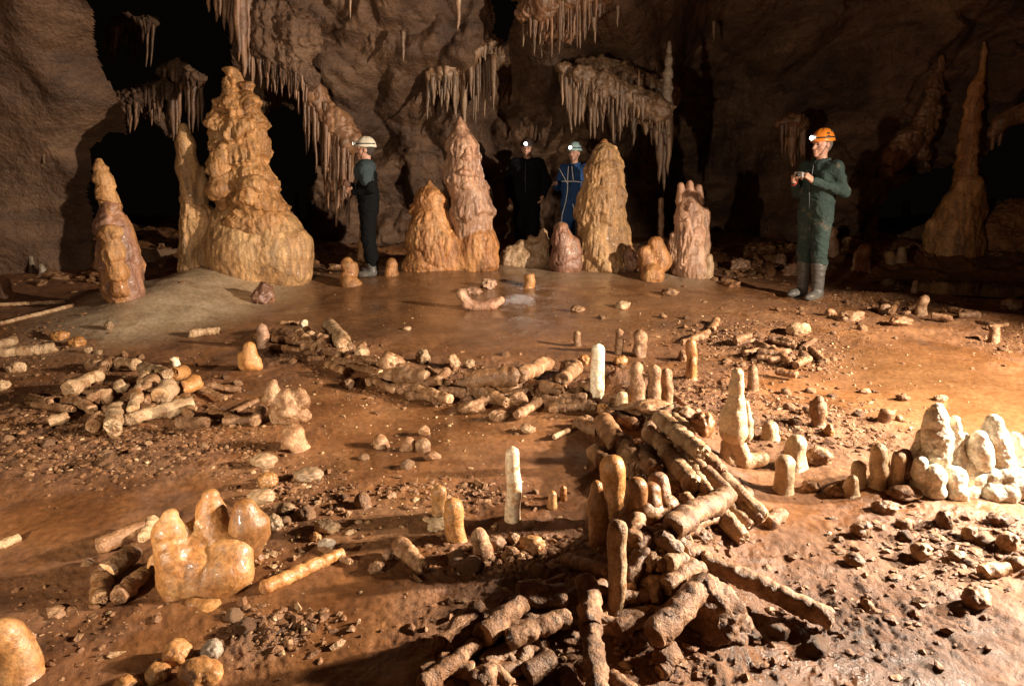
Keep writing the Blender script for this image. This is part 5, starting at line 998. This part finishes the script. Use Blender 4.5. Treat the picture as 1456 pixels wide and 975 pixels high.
# ------------------------------------------------------------------ broken stalagmites: the heap
HP = 'broken stalagmites of the ring-shaped heap'; lg, lm, lp, ld = M['log'], M['logmud'], M['logpale'], M['logdark']
for q in [
 # the parallel bundle on the right slope
 (946, 644, 985, 687, 13, lp, .05, 2, 'thick smooth cylinder with a clean cut end in the parallel bundle'), (964, 633, 1008, 700, 8, lp, .06, 2, 'thin straight rod right of the thick smooth cylinder in the bundle'),
 (938, 594, 998, 644, 13, lp, .07, 0, 'topmost long piece of the parallel bundle'), (995, 640, 1024, 672, 12, lg, .05, 0, 'short thick piece below the topmost long one'), (958, 594, 978, 614, 9, lp, .06, 1, 'stubby piece beside the top of the bundle'),
 (990, 658, 1022, 692, 9, lg, .05, 0, 'rough thin piece resting across the bundle middle'), (1026, 680, 1086, 734, 12, lp, .04, 2, 'pale long piece at the right foot of the bundle'), (1020, 724, 1056, 766, 14, lp, .01, 2, 'smooth thick cylinder sliding out at the foot of the bundle'),
 (1034, 716, 1067, 748, 8, lp, .02, 0, 'slim smooth piece right of the sliding cylinder'), (1040, 702, 1078, 740, 11, lg, .03, 0, 'rough knobbly piece at the right edge of the bundle'), (1034, 705, 955, 748, 15, lg, .06, 1, 'thick gnarled piece lying crosswise over the bundle foot'),
 (910, 648, 934, 672, 13, lg, .04, 0, 'blunt piece left of the bundle top'), (885, 630, 905, 668, 18, lg, .02, 0, 'shaded fat piece left of the parallel bundle'), (1092, 743, 1110, 730, 11, lg, .0, 3, 'short barrel lying loose right of the bundle foot'),
 (973, 705, 990, 728, 9, lg, .03, 0, 'short stub wedged under the crosswise piece'), (922, 615, 950, 640, 11, lg, .05, 0, 'rough piece at the back of the parallel bundle'), (1002, 668, 1040, 705, 10, lg, .06, 0, 'slender rough piece on top of the bundle middle'),
 # below the yellow cluster
 (937, 760, 967, 784, 13, lg, .03, 2, 'blunt cylinder below the yellow cluster pointing to the boulder'), (911, 733, 899, 768, 11, lg, .05, 0, 'ridged piece leaning against the front of the yellow cluster'), (905, 776, 922, 764, 10, lg, .02, 0, 'small ridged piece under the leaning one'),
 (917, 780, 893, 826, 12, lg, .03, 0, 'curved piece right of the planted upright one'), (893, 830, 902, 838, 9, lg, .03, 0, 'round nub at the foot of the curved piece'), (950, 801, 974, 795, 12, lp, .05, 3, 'short pale barrel above the boulder'), (919, 806, 934, 794, 11, lg, .03, 2, 'stub with a bright fracture left of the pale barrel'),
 (946, 834, 986, 803, 14, lg, .04, 0, 'orange-brown piece leaning over the left of the boulder'), (965, 768, 990, 790, 10, lg, .02, 0, 'stub behind the pale barrel'),
 (1000, 794, 1183, 882, 14, lg, .02, 2, 'longest broken piece, a muddy pole reaching right from the heap'), (930, 906, 1002, 830, 18, lm, .06, 0, 'thick mud-caked piece leaning up against the boulder'), (940, 940, 958, 925, 16, lm, .0, 0, 'mud-caked arch at the foot of the leaning piece'), (938, 955, 950, 948, 11, lg, .0, 1, 'round nub lying at the bottom below the boulder'),
 # the dark pile at the bottom
 (688, 902, 742, 856, 16, lm, .05, 1, 'thick mud-caked piece at the left of the bottom pile'), (736, 843, 802, 848, 17, lm, .06, 2, 'knobbly thick piece at the top of the bottom pile'), (724, 908, 806, 876, 14, lm, .07, 3, 'clean-ended cylinder in the middle of the bottom pile'),
 (833, 822, 840, 892, 16, lm, .06, 0, 'upper piece of the two pointing at the viewer in the bottom pile'), (840, 892, 852, 990, 15, lm, .05, 0, 'lower piece of the two pointing at the viewer in the bottom pile'), (722, 932, 738, 962, 11, lg, .02, 0, 'bent knuckle-like piece low in the bottom pile'), (738, 940, 752, 922, 10, lg, .03, 0, 'small end piece touching the bent one in the bottom pile'),
 (750, 962, 786, 936, 15, lm, .03, 2, 'blunt rough piece low in the bottom pile'), (765, 920, 776, 914, 11, lg, .02, 1, 'hollow-ended tube under the clean-ended cylinder'), (600, 975, 678, 914, 13, lm, .03, 0, 'long crumb-covered piece at the left edge of the bottom pile'), (628, 922, 674, 882, 20, lm, .01, 0, 'shaded thick piece behind the crumb-covered one'),
 (845, 838, 860, 834, 10, lg, .03, 2, 'round end poking out behind the viewer-pointing pieces'), (800, 955, 820, 985, 14, lm, .0, 0, 'dark piece at the bottom edge left of the viewer-pointing one'), (700, 985, 760, 975, 12, lm, .0, 0, 'rough piece half out of the bottom edge'), (868, 960, 900, 985, 12, lm, .0, 0, 'clodded piece at the bottom edge right of the viewer-pointing one'), (780, 872, 830, 840, 10, lm, .02, 0, 'thin piece wedged behind the clean-ended cylinder'),
 # the back arm of the ring
 (663, 540, 734, 535, 12, ld, .05, 0, 'long shaded log at the middle of the back arm of the ring'), (738, 534, 779, 516, 10, lg, .05, 0, 'ridged log right of the long shaded one in the back arm'), (735, 590, 769, 570, 7, lg, .02, 0, 'slim log in front of the back arm'), (564, 533, 608, 538, 12, lg, .03, 0, 'tapered orange log below the square block'),
 (468, 463, 490, 489, 10, lp, .03, 0, 'pale log propped upright in the back arm of the ring'), (425, 474, 449, 494, 7, lg, .02, 0, 'slim log beside the hollow ring at the far end'), (456, 491, 462, 480, 8, lg, .02, 0, 'stubby wedge between the hollow ring and propped log'), (787, 621, 808, 611, 4, lp, .01, 0, 'thin bare stick in the shadow of the heap'),
 (770, 548, 800, 556, 10, ld, .03, 0, 'shaded log under the ridged one in the back arm'), (800, 540, 822, 520, 9, lg, .03, 0, 'upturned log at the right of the back arm'), (690, 556, 720, 572, 8, ld, .01, 0, 'dark log below the long shaded one'), (860, 600, 880, 640, 14, ld, .02, 0, 'dark upright-lying log on the shaded side of the heap'), (845, 640, 870, 668, 12, ld, .01, 0, 'dark log low on the shaded side of the heap'), (820, 600, 850, 612, 10, ld, .0, 0, 'dark log in the hollow left of the heap'),
]: log(q[0], q[1], q[2], q[3], q[4], q[8], q[5], q[6], HP, end=q[7])
LP = 'broken stalagmites of the left heap'
for q in [(100, 554, 140, 533, 12, lp, .02, 1, 'thick piece facing the viewer with its round end at the left of the left heap'), (168, 553, 178, 546, 10, lp, .03, 1, 'cut stub with an orange heart in the left heap'), (126, 568, 160, 562, 10, lg, .02, 0, 'tapered brown piece below the cut stub in the left heap'),
          (187, 584, 207, 532, 8, lp, .05, 1, 'long narrow piece running towards the viewer in the left heap'), (208, 558, 218, 540, 12, lg, .04, 0, 'short fat piece right of the long narrow one in the left heap'), (228, 564, 244, 549, 14, lp, .03, 1, 'fattest barrel in the left heap'), (178, 597, 274, 572, 9, lp, .02, 0, 'longest log lying along the front of the left heap'),
          (205, 523, 238, 532, 9, lp, .05, 0, 'pale log behind the fattest barrel'), (163, 515, 196, 518, 7, lp, .03, 0, 'slim pale log at the back of the left heap'), (246, 532, 262, 528, 9, M['amber'], .03, 0, 'orange piece carrying the white candle stub'), (166, 580, 160, 606, 11, lp, .03, 1, 'square-ended block leaning at the front of the left heap'),
          (132, 606, 142, 592, 10, lg, .02, 0, 'rough stub left of the square-ended block'), (70, 600, 97, 592, 8, lp, .01, 0, 'loose log at the far left of the left heap'), (262, 552, 280, 542, 11, M['amber'], .02, 0, 'orange lump-like piece right of the fattest barrel'), (240, 591, 263, 581, 5, lp, .01, 0, 'thin stick in front of the longest log'),
          (128, 518, 142, 520, 9, lg, .02, 0, 'round-backed piece at the far left rear of the left heap'), (148, 522, 158, 512, 8, lg, .02, 0, 'short stub right of the round-backed piece'), (156, 614, 172, 612, 9, lp, .0, 0, 'pale crumbled stub at the very front of the left heap'), (190, 560, 214, 572, 9, lg, .01, 0, 'brown piece under the short fat one')]:
    log(q[0], q[1], q[2], q[3], q[4], q[8], q[5], q[6], LP, end=q[7])
LN = 'loose broken stalagmites on the mud'
for q in [(374, 836, 487, 786, 10, M['amber'], .0, 0, 'wet orange log lying in the mud right of the honey cluster'), (140, 776, 207, 749, 11, ld, .02, 0, 'dark log in the shade left of the honey cluster'), (152, 812, 192, 782, 15, ld, .02, 1, 'ring-ended dark barrel left of the honey cluster'), (144, 818, 146, 850, 14, ld, .0, 2, 'dark stub pointing at the viewer left of the honey cluster'), (166, 848, 206, 815, 13, ld, .01, 0, 'dark log right of the viewer-pointing stub'),
          (203, 765, 218, 738, 7, lp, .03, 0, 'splintered pale stick leaning on the honey cluster'), (568, 774, 603, 806, 13, lg, .01, 2, 'rough spiky chunk alone on the near mud'), (-4, 503, 78, 494, 7, lp, .01, 0, 'half-sunk pale log at the left edge'), (-6, 492, 22, 484, 7, lp, .01, 0, 'short log behind the half-sunk one at the left edge'),
          (0, 433, 92, 429, 2.6, lp, .01, 0, 'thin pale stick lying in the dark at far left'), (0, 460, 104, 434, 3, lp, .0, 0, 'second thin stick lying aslant at far left'), (270, 474, 311, 470, 6, lp, .01, 1, 'short log on the edge of the pale apron'), (1396, 814, 1432, 808, 11, lp, .0, 3, 'lone barrel-shaped piece at lower right'), (-8, 778, 28, 764, 7, lp, .0, 0, 'broken pale piece at the left edge'), (455, 778, 500, 800, 5, lg, .0, 0, 'thin twig-like piece behind the wet orange log'), (676, 684, 690, 692, 4, lg, .0, 0, 'tiny sliver on the mud left of the tallest candle')]:
    log(q[0], q[1], q[2], q[3], q[4], q[8], q[5], q[6], LN, end=q[7])
# blocks and stones one can tell apart
for q in [(556, 515, 19, 17, lg, .5, 'square orange-brown block in the back arm of the ring'), (602, 508, 11, 12, lp, .25, 'pale round slice standing upright in the back arm of the ring'), (644, 516, 11, 14, lg, .5, 'jagged spike of calcite in the back arm of the ring'), (667, 517, 8, 7, lp, .3, 'pale knob right of the jagged spike'), (573, 552, 13, 8, lg, .4, 'rough block in front of the tapered orange log'),
          (497, 493, 9, 8, lg, .4, 'angular stone below the propped pale log'), (513, 502, 11, 10, lp, .4, 'bright stone right of the propped pale log'), (442, 477, 7, 7, lp, .2, 'hollow ring-shaped slice at the far end of the ring'), (433, 460, 5, 6, M['white'], .2, 'small white bit at the far end of the ring'), (737, 566, 16, 11, lg, .5, 'blocky orange chunk in front of the back arm'),
          (808, 525, 13, 13, lg, .5, 'upright orange chunk left of the candle behind the heap'), (829, 513, 8, 9, M['amber'], .3, 'small orange knob left of the candle behind the heap'), (882, 513, 10, 9, M['amber'], .2, 'pale cup-shaped slice right of the candle'), (971, 507, 7, 10, lg, .3, 'round slice leaning on the slim orange stub'), (829, 566, 6, 5, lg, .3, 'lit bit in the shadowed hollow'), (856, 581, 8, 8, M['amber'], .3, 'lit orange knob below the candle behind the heap'), (835, 596, 9, 7, lg, .5, 'lit jagged bit in the shadowed hollow left of the heap'),
          (672, 580, 20, 9, lg, .4, 'crumbled clump in front of the long shaded log'), (710, 592, 15, 9, lg, .4, 'crumbled clump right of the bigger one on the smooth mud'), (750, 610, 11, 7, lp, .4, 'two-toned stone alone at the edge of the heap shadow'), (495, 546, 9, 8, lg, .4, 'small stone in front of the ring at left'), (930, 578, 27, 9, lg, .4, 'flat slab across the back of the heap'), (997, 606, 15, 22, M['honey'], .1, 'yellow rounded boulder on the right of the heap'), (972, 592, 17, 14, lg, .2, 'brown rounded piece left of the yellow boulder'),
          (936, 685, 14, 14, M['rose'], .1, 'round pink ball behind the yellow cluster'), (958, 697, 13, 14, lg, .1, 'brown ball beside the pink one'), (957, 757, 20, 15, lm, .25, 'mud-caked lump under the crosswise piece'), (998, 764, 15, 12, lg, .3, 'knobbly lump right of the mud-caked one'), (975, 770, 12, 10, lg, .3, 'small lump between the mud-caked and knobbly ones'),
          (931, 842, 16, 20, lg, .6, 'angular cream-faced stone left of the boulder'), (884, 893, 17, 17, lm, .15, 'round clod at the foot of the planted upright piece'), (832, 805, 11, 8, lp, .4, 'pale angular pebble at the foot of the yellow cluster'), (757, 775, 20, 11, M['amber'], .15, 'flat orange stone in front of the tallest candle'), (705, 773, 15, 13, lg, .3, 'brown lump right of the leaning mud-stained stub'), (728, 785, 11, 9, lg, .4, 'small brown lump in front of the tallest candle'), (730, 765, 9, 8, lg, .3, 'knob right of the brown lump before the candle'),
          (678, 862, 13, 11, lg, .3, 'rough grey stone above the bottom pile'), (686, 966, 24, 20, lm, .2, 'big rough lump at the bottom edge of the pile'), (553, 788, 9, 9, M['rose'], .15, 'pinkish ball beside the rough spiky chunk'), (538, 806, 13, 9, lg, .4, 'crumbled bit left of the rough spiky chunk'),
          (381, 684, 14, 13, M['amber'], .12, 'round orange pebble in the pale rubble'), (440, 676, 18, 11, M['pale'], .2, 'pale wet dome right of the round orange pebble'), (375, 655, 18, 11, M['pale'], .2, 'pale wet dome left of the egg-shaped stub'), (372, 706, 20, 12, M['pale'], .25, 'pale stone in front of the round orange pebble'), (405, 722, 14, 9, M['pale'], .3, 'pale flat stone right of the honey cluster'), (466, 748, 20, 10, lp, .3, 'pale block in shadow right of the honey cluster'), (464, 774, 12, 9, M['grey'], .15, 'pale grey pebble behind the wet orange log'), (448, 764, 8, 7, M['amber'], .1, 'small yellow pebble behind the wet orange log'), (388, 745, 14, 12, M['pale'], .3, 'rough pale stone behind the cream finger'), (365, 795, 10, 10, M['honey'], .1, 'wet orange knob at the right foot of the honey cluster'),
          (108, 486, 12, 9, M['amber'], .3, 'orange lump on the mud behind the left heap'), (84, 478, 12, 8, M['amber'], .3, 'darker orange lump behind the left heap'), (155, 463, 6, 7, M['pale'], .2, 'pale knob on the edge of the apron'), (125, 498, 7, 5, lp, .3, 'pale pebble behind the left heap'), (140, 501, 6, 4, lp, .3, 'second pale pebble behind the left heap'), (23, 523, 12, 9, lp, .3, 'pale lump at the left edge behind the heap'), (3, 548, 9, 9, lp, .3, 'pale stone cut by the left edge'), (176, 505, 5, 6, lg, .2, 'small upright knob behind the left heap'),
          (1310, 784, 15, 16, lp, .35, 'knobbly stump among white splashes at lower right'), (1341, 740, 9, 16, lg, .3, 'upright stone under the right white cluster'), (1378, 760, 11, 12, lp, .3, 'pale round stone right of the upright one'), (1434, 772, 15, 14, lp, .4, 'pale stone at the right edge'), (1388, 852, 19, 17, lg, .6, 'angular stone casting a dark shadow at lower right'), (1225, 752, 15, 12, lg, .4, 'rough stone on the bright mud'), (1215, 795, 14, 10, lg, .35, 'low stone on the rough mud right of the long pole'), (1232, 862, 11, 10, lg, .4, 'small stone right of the end of the long pole'), (1420, 738, 16, 10, lg, .4, 'clod in front of the right white cluster'), (1285, 745, 14, 9, lg, .4, 'clod in front of the left white cluster'), (1360, 790, 13, 9, lg, .4, 'clod right of the knobbly stump'), (1445, 800, 14, 11, lg, .4, 'clod near the right edge below the pale stone'),
          (885, 435, 10, 7, lp, .5, 'spiky pale bit on the flowstone floor'), (822, 440, 12, 5, lg, .4, 'flat bit on the flowstone floor left of the spiky one'), (952, 416, 14, 7, lg, .4, 'rough lump at the edge of the flowstone dome'), (579, 467, 6, 3, lp, .4, 'tiny pale chip alone on the flowstone floor'), (1135, 468, 17, 10, lp, .4, 'pale cracked lump in the rubble band'), (1280, 457, 15, 8, lg, .4, 'block at the far edge of the mud pan'), (1258, 440, 10, 9, lg, .4, 'brown lump behind the far edge of the mud pan'), (1180, 445, 7, 7, lg, .3, 'small lump right of the boots'), (1210, 450, 20, 10, lg, .4, 'broken slab right of the boots'), (1285, 566, 10, 5, lg, .4, 'flat chip on the mud pan'), (1230, 556, 9, 4, lg, .4, 'thin chip on the left of the mud pan')]:
    rock(q[0], q[1], q[2], q[3], q[6], q[4], rugged=.22, faceted=q[5])
# the big boulder
b_ = at(1015, 930); o = formation('boulder', [[(1000, 838, 22), (1012, 865, 34), (1015, 890, 42)], [(1040, 905, 22, -.02), (1000, 910, 30)]], b_[1] + .13, M['logmud'], h=.008, amp=.022, k=.05, origin=b_, fine=.8); tag(o, 'big mud-caked boulder under the leaning piece at bottom centre', 'boulder')
# ------------------------------------------------------------------ loose rubble that nobody could count
def ground_batch(px, py):
    rx = (px - CX) / F_PX; v = (CY - py) / F_PX; ry = _c + _s * v; rz = -_s + _c * v; t = (0 - CAM_H) / rz
    for _ in range(6):
        z = gmacro(rx * t, ry * t); t = 0.5 * t + 0.5 * np.minimum((z - CAM_H) / rz, 13)
    return rx * t, ry * t
def rubble(name, n, areas, size, mats, sub=1, flat=0.7, seed=1):
    g = np.random.default_rng(seed); wts = np.array([a[4] for a in areas], float); wts /= wts.sum(); ch = g.choice(len(areas), n, p=wts)
    A = np.array([a[:4] for a in areas])[ch]; r = g.normal(size=(n, 2)) * 0.6
    px = A[:, 0] + A[:, 2] * r[:, 0]; py = np.clip(A[:, 1] + A[:, 3] * r[:, 1], 352, 1040); x, y = ground_batch(px, py); z = gfull(x, y)[0]
    V0, Q0 = ico(sub); s = size[0] * (size[1] / size[0]) ** (g.random(n) ** 2.2)
    sc = s[:, None] * np.stack([g.uniform(.6, 1.5, n), g.uniform(.6, 1.3, n), g.uniform(.4, 1, n) * flat], 1)
    a = g.uniform(0, 6.28, n); V = V0[None] * (1 + 0.28 * g.normal(size=(n, len(V0), 1)).clip(-1.6, 1.6)) * sc[:, None]
    W = np.empty_like(V); W[..., 0] = V[..., 0] * np.cos(a)[:, None] - V[..., 1] * np.sin(a)[:, None] + x[:, None]; W[..., 1] = V[..., 0] * np.sin(a)[:, None] + V[..., 1] * np.cos(a)[:, None] + y[:, None]; W[..., 2] = V[..., 2] + (z + sc[:, 2] * 0.35)[:, None]
    Q = (Q0[None] + (np.arange(n) * len(V0))[:, None, None]).reshape(-1, 3)
    me = mesh_np(name, W.reshape(-1, 3), Q, smooth=False, mats=mats, midx=np.repeat(g.integers(0, len(mats), n), len(Q0)))
    return tag(link(name, me), kind='stuff')
M['crumb'] = calcite('crumbly_earth', [(0.13, 0.06, 0.025), (0.21, 0.105, 0.045), (0.30, 0.17, 0.085)], 25, 1, (0.45, 0.8), 1.0, 120, vary=0)
M['chip'] = calcite('calcite_chips', [(0.33, 0.21, 0.11), (0.46, 0.32, 0.19), (0.60, 0.48, 0.32)], 25, 1, (0.4, 0.75), 0.8, 120, vary=0)
RUB = [(70, 600, 130, 60, 5), (170, 640, 170, 40, 4), (1080, 480, 130, 32, 9), (1140, 515, 60, 18, 4), (850, 860, 200, 110, 6), (1170, 600, 110, 40, 6), (1010, 560, 90, 40, 5), (1370, 780, 130, 45, 3.5), (1200, 870, 260, 100, 1.8), (100, 890, 130, 60, 0.8), (400, 890, 70, 30, 1.5),
       (1250, 435, 120, 24, 6), (1430, 480, 60, 30, 2), (690, 550, 160, 32, 4), (450, 500, 80, 24, 2), (560, 550, 80, 20, 2), (900, 600, 70, 60, 3), (960, 740, 60, 60, 3), (640, 700, 80, 20, 1.5), (420, 700, 80, 40, 3), (740, 790, 90, 24, 3), (220, 560, 100, 40, 4), (50, 500, 90, 40, 2.5), (300, 620, 90, 30, 2)]
rubble('mud_crumbs', 17000, RUB, (.003, .020), (M['crumb'], M['crumb'], M['crumb'], M['log']), 1, seed=2)
rubble('calcite_chips', 2600, RUB + [(380, 790, 60, 30, 4), (480, 740, 60, 30, 2)], (.003, .018), (M['chip'], M['log'], M['logpale']), 1, seed=3)
rubble('background_rubble', 900, [(110, 380, 130, 26, 3), (480, 372, 50, 16, 1), (760, 362, 60, 10, 1), (900, 360, 60, 14, 1.5), (1060, 370, 60, 24, 4), (1240, 350, 160, 20, 3), (1100, 345, 120, 10, 2)], (.02, .10), (M['crumb'], M['logdark'], M['log']), 2, seed=4)
rubble('scattered_chips', 500, [(600, 590, 170, 60, 3), (700, 430, 330, 40, 3), (1320, 540, 130, 60, 2), (450, 580, 80, 40, 2), (600, 700, 160, 60, 4)], (.003, .012), (M['chip'],), 1, seed=5)
# fist-sized clods, each a thing of its own
g = np.random.default_rng(8); CL = 'mud-covered fist-sized lumps scattered over the floor'; base_c = [ico(3)[0] * (1 + 0.3 * fbm(ico(3)[0] * 1.1 + k * 9, 3) + 0.14 * fbm(ico(3)[0] * 3.5 + k * 9, 3))[:, None] for k in range(7)]
cm = [mesh_np('mud_clod', v, ico(3)[1], mats=(mt,)) for v in base_c for mt in (M['clod'], M['log'])]
spots = []
for (cx0, cy0, rx0, ry0, wt) in RUB:
    for _ in range(int(wt * 1.7)):
        spots.append((cx0 + rx0 * g.normal() * .7, cy0 + ry0 * g.normal() * .7))
sp = np.array(spots); sx, sy = ground_batch(sp[:, 0], np.clip(sp[:, 1], 400, 1000)); sz = gfull(sx, sy)[0]
LMK = [(729, 690, 'tallest white candle'), (849, 540, 'leaning white candle'), (295, 790, 'honey cluster'), (915, 720, 'yellow cluster'), (1045, 600, 'lumpy white stalagmite'), (1335, 660, 'left white cluster'), (1420, 660, 'right white cluster'), (1117, 680, 'smooth pale pointed stub'), (1251, 665, 'ringed pale stalagmite'),
 (415, 622, 'egg-shaped stub'), (200, 560, 'left heap'), (570, 630, 'row of small stubs'), (1015, 890, 'big boulder'), (1150, 865, 'end of the long pole'), (770, 890, 'bottom pile'), (648, 740, 'ringed orange stub'), (585, 790, 'rough spiky chunk'), (1166, 590, 'mushroom-headed stub'), (984, 515, 'slim orange stub'), (556, 515, 'square orange block'),
 (1310, 784, 'knobbly stump'), (1388, 852, 'angular stone'), (1150, 410, 'grey boots at right'), (1262, 590, 'flat-topped stub'), (400, 570, 'wet orange knobs'), (355, 505, 'squat lumpy stub'), (700, 538, 'long shaded log'), (10, 920, 'pale blunt stalagmite'), (240, 940, 'round orange knobs'), (1060, 745, 'foot of the parallel bundle'), (1313, 435, 'upright brown stub'), (1415, 475, 'small stub at the right edge'), (30, 500, 'half-sunk log'), (430, 810, 'wet orange log')]
def where(px, py):
    d = [math.hypot(px - a, (py - b) * 1.5) for a, b, c in LMK]; k = int(np.argmin(d)); a, b, c = LMK[k]; dx, dy = px - a, (py - b) * 1.5
    side_ = 'right of' if dx > abs(dy) else 'left of' if -dx > abs(dy) else 'in front of' if dy > 0 else 'behind'
    dist = 'close' if d[k] < 45 else 'a little way' if d[k] < 85 else 'far'
    return '%s %s the %s' % (dist, side_, c)
for i in range(len(sp)):
    px_, py_ = sp[i, 0], min(max(sp[i, 1], 400), 1000)
    s = g.uniform(.010, .030) * (1 + .05 * sy[i]); o = link('mud_clod', cm[i % len(cm)], (sx[i], sy[i], sz[i] + s * .25)); el = g.uniform(.8, 1.6); o.scale = (s * el, s, s * g.uniform(.6, .95)); o.rotation_euler = (g.uniform(-.3, .3), g.uniform(-.3, .3), g.uniform(0, 6.28))
    wr = where(px_, py_); ad = ('small' if s < .02 else 'middling' if s < .031 else 'big') + (' oblong' if el > 1.3 else ' squat' if el > 1.05 else ' round')
    tag(o, '%s %s clod %s' % (ad, 'brown' if i % 2 == 0 else 'tan', wr.replace('a little way ', '')), 'clod', 'mud clods near the ' + wr.split(' the ')[-1])
# broken bits strewn along the arms of the heap
bits = []
for pl, n, spread in (([(395, 475), (480, 505), (560, 540), (650, 556), (740, 560), (840, 570)], 66, 11), ([(890, 580), (950, 640), (985, 700), (950, 770), (900, 830)], 46, 24), ([(640, 960), (760, 900), (880, 860), (960, 880)], 34, 28), ([(90, 560), (190, 575), (330, 570)], 30, 24), ([(1180, 420), (1300, 440), (1440, 470)], 10, 9), ([(1000, 470), (1080, 485), (1150, 510)], 20, 16)):
    for _ in range(n):
        t = g.uniform(0, len(pl) - 1.001); k = int(t); a, b = np.array(pl[k]), np.array(pl[k + 1]); q = a + (b - a) * (t - k) + g.normal(size=2) * np.array((spread * 1.4, spread * .7)); bits.append(q)
for i, q in enumerate(bits):
    sc_ = np.interp(q[1], [430, 560, 900], [5, 8.5, 14]); ln = sc_ * g.uniform(1.3, 3.4); an = g.uniform(-.7, .7) * (1 if g.random() < .7 else 2); dx, dy = ln * math.cos(an), ln * math.sin(an) * .6
    wr = where(q[0], q[1])
    log(q[0] - dx, q[1] - dy, q[0] + dx, q[1] + dy, sc_ * g.uniform(.5, .95), '%s %s broken bit %s' % ('stubby' if ln < sc_ * 1.9 else 'short' if ln < sc_ * 2.6 else 'long', ['tan', 'mud-caked', 'dark brown', 'muddy'][i % 4], wr.replace('a little way ', '')), [M['log'], M['logmud'], M['logdark'], M['logmud']][i % 4], g.uniform(-.015, .03), 'broken bits near the ' + wr.split(' the ')[-1], end=int(g.integers(0, 4)) if sc_ > 7 else 0, knob=.1)

# tell look-alikes apart by their order
from collections import defaultdict
same = defaultdict(list)
for o in SC.objects:
    if o.parent is None and 'label' in o: same[o['label']].append(o)
ORD = ['leftmost', 'second from left', 'third from left', 'fourth from left', 'fifth from left', 'sixth from left']
for lb, os_ in same.items():
    if 2 <= len(os_) <= 6:
        os_.sort(key=lambda o: o.location.x / max(o.location.y, .5))
        for k, o in enumerate(os_):
            if len(os_) == 2: ad = ('left one of two', 'right one of two')[k]
            else: ad = 'rightmost' if k == len(os_) - 1 else ORD[k]
            l2 = lb
            for wd in (' far ', ' close ', ' stubby ', ' of the man in green', ' short '):
                if len((l2 + ' ' + ad).split()) > 16: l2 = l2.replace(wd, ' ')
            o['label'] = l2 + ', ' + ad
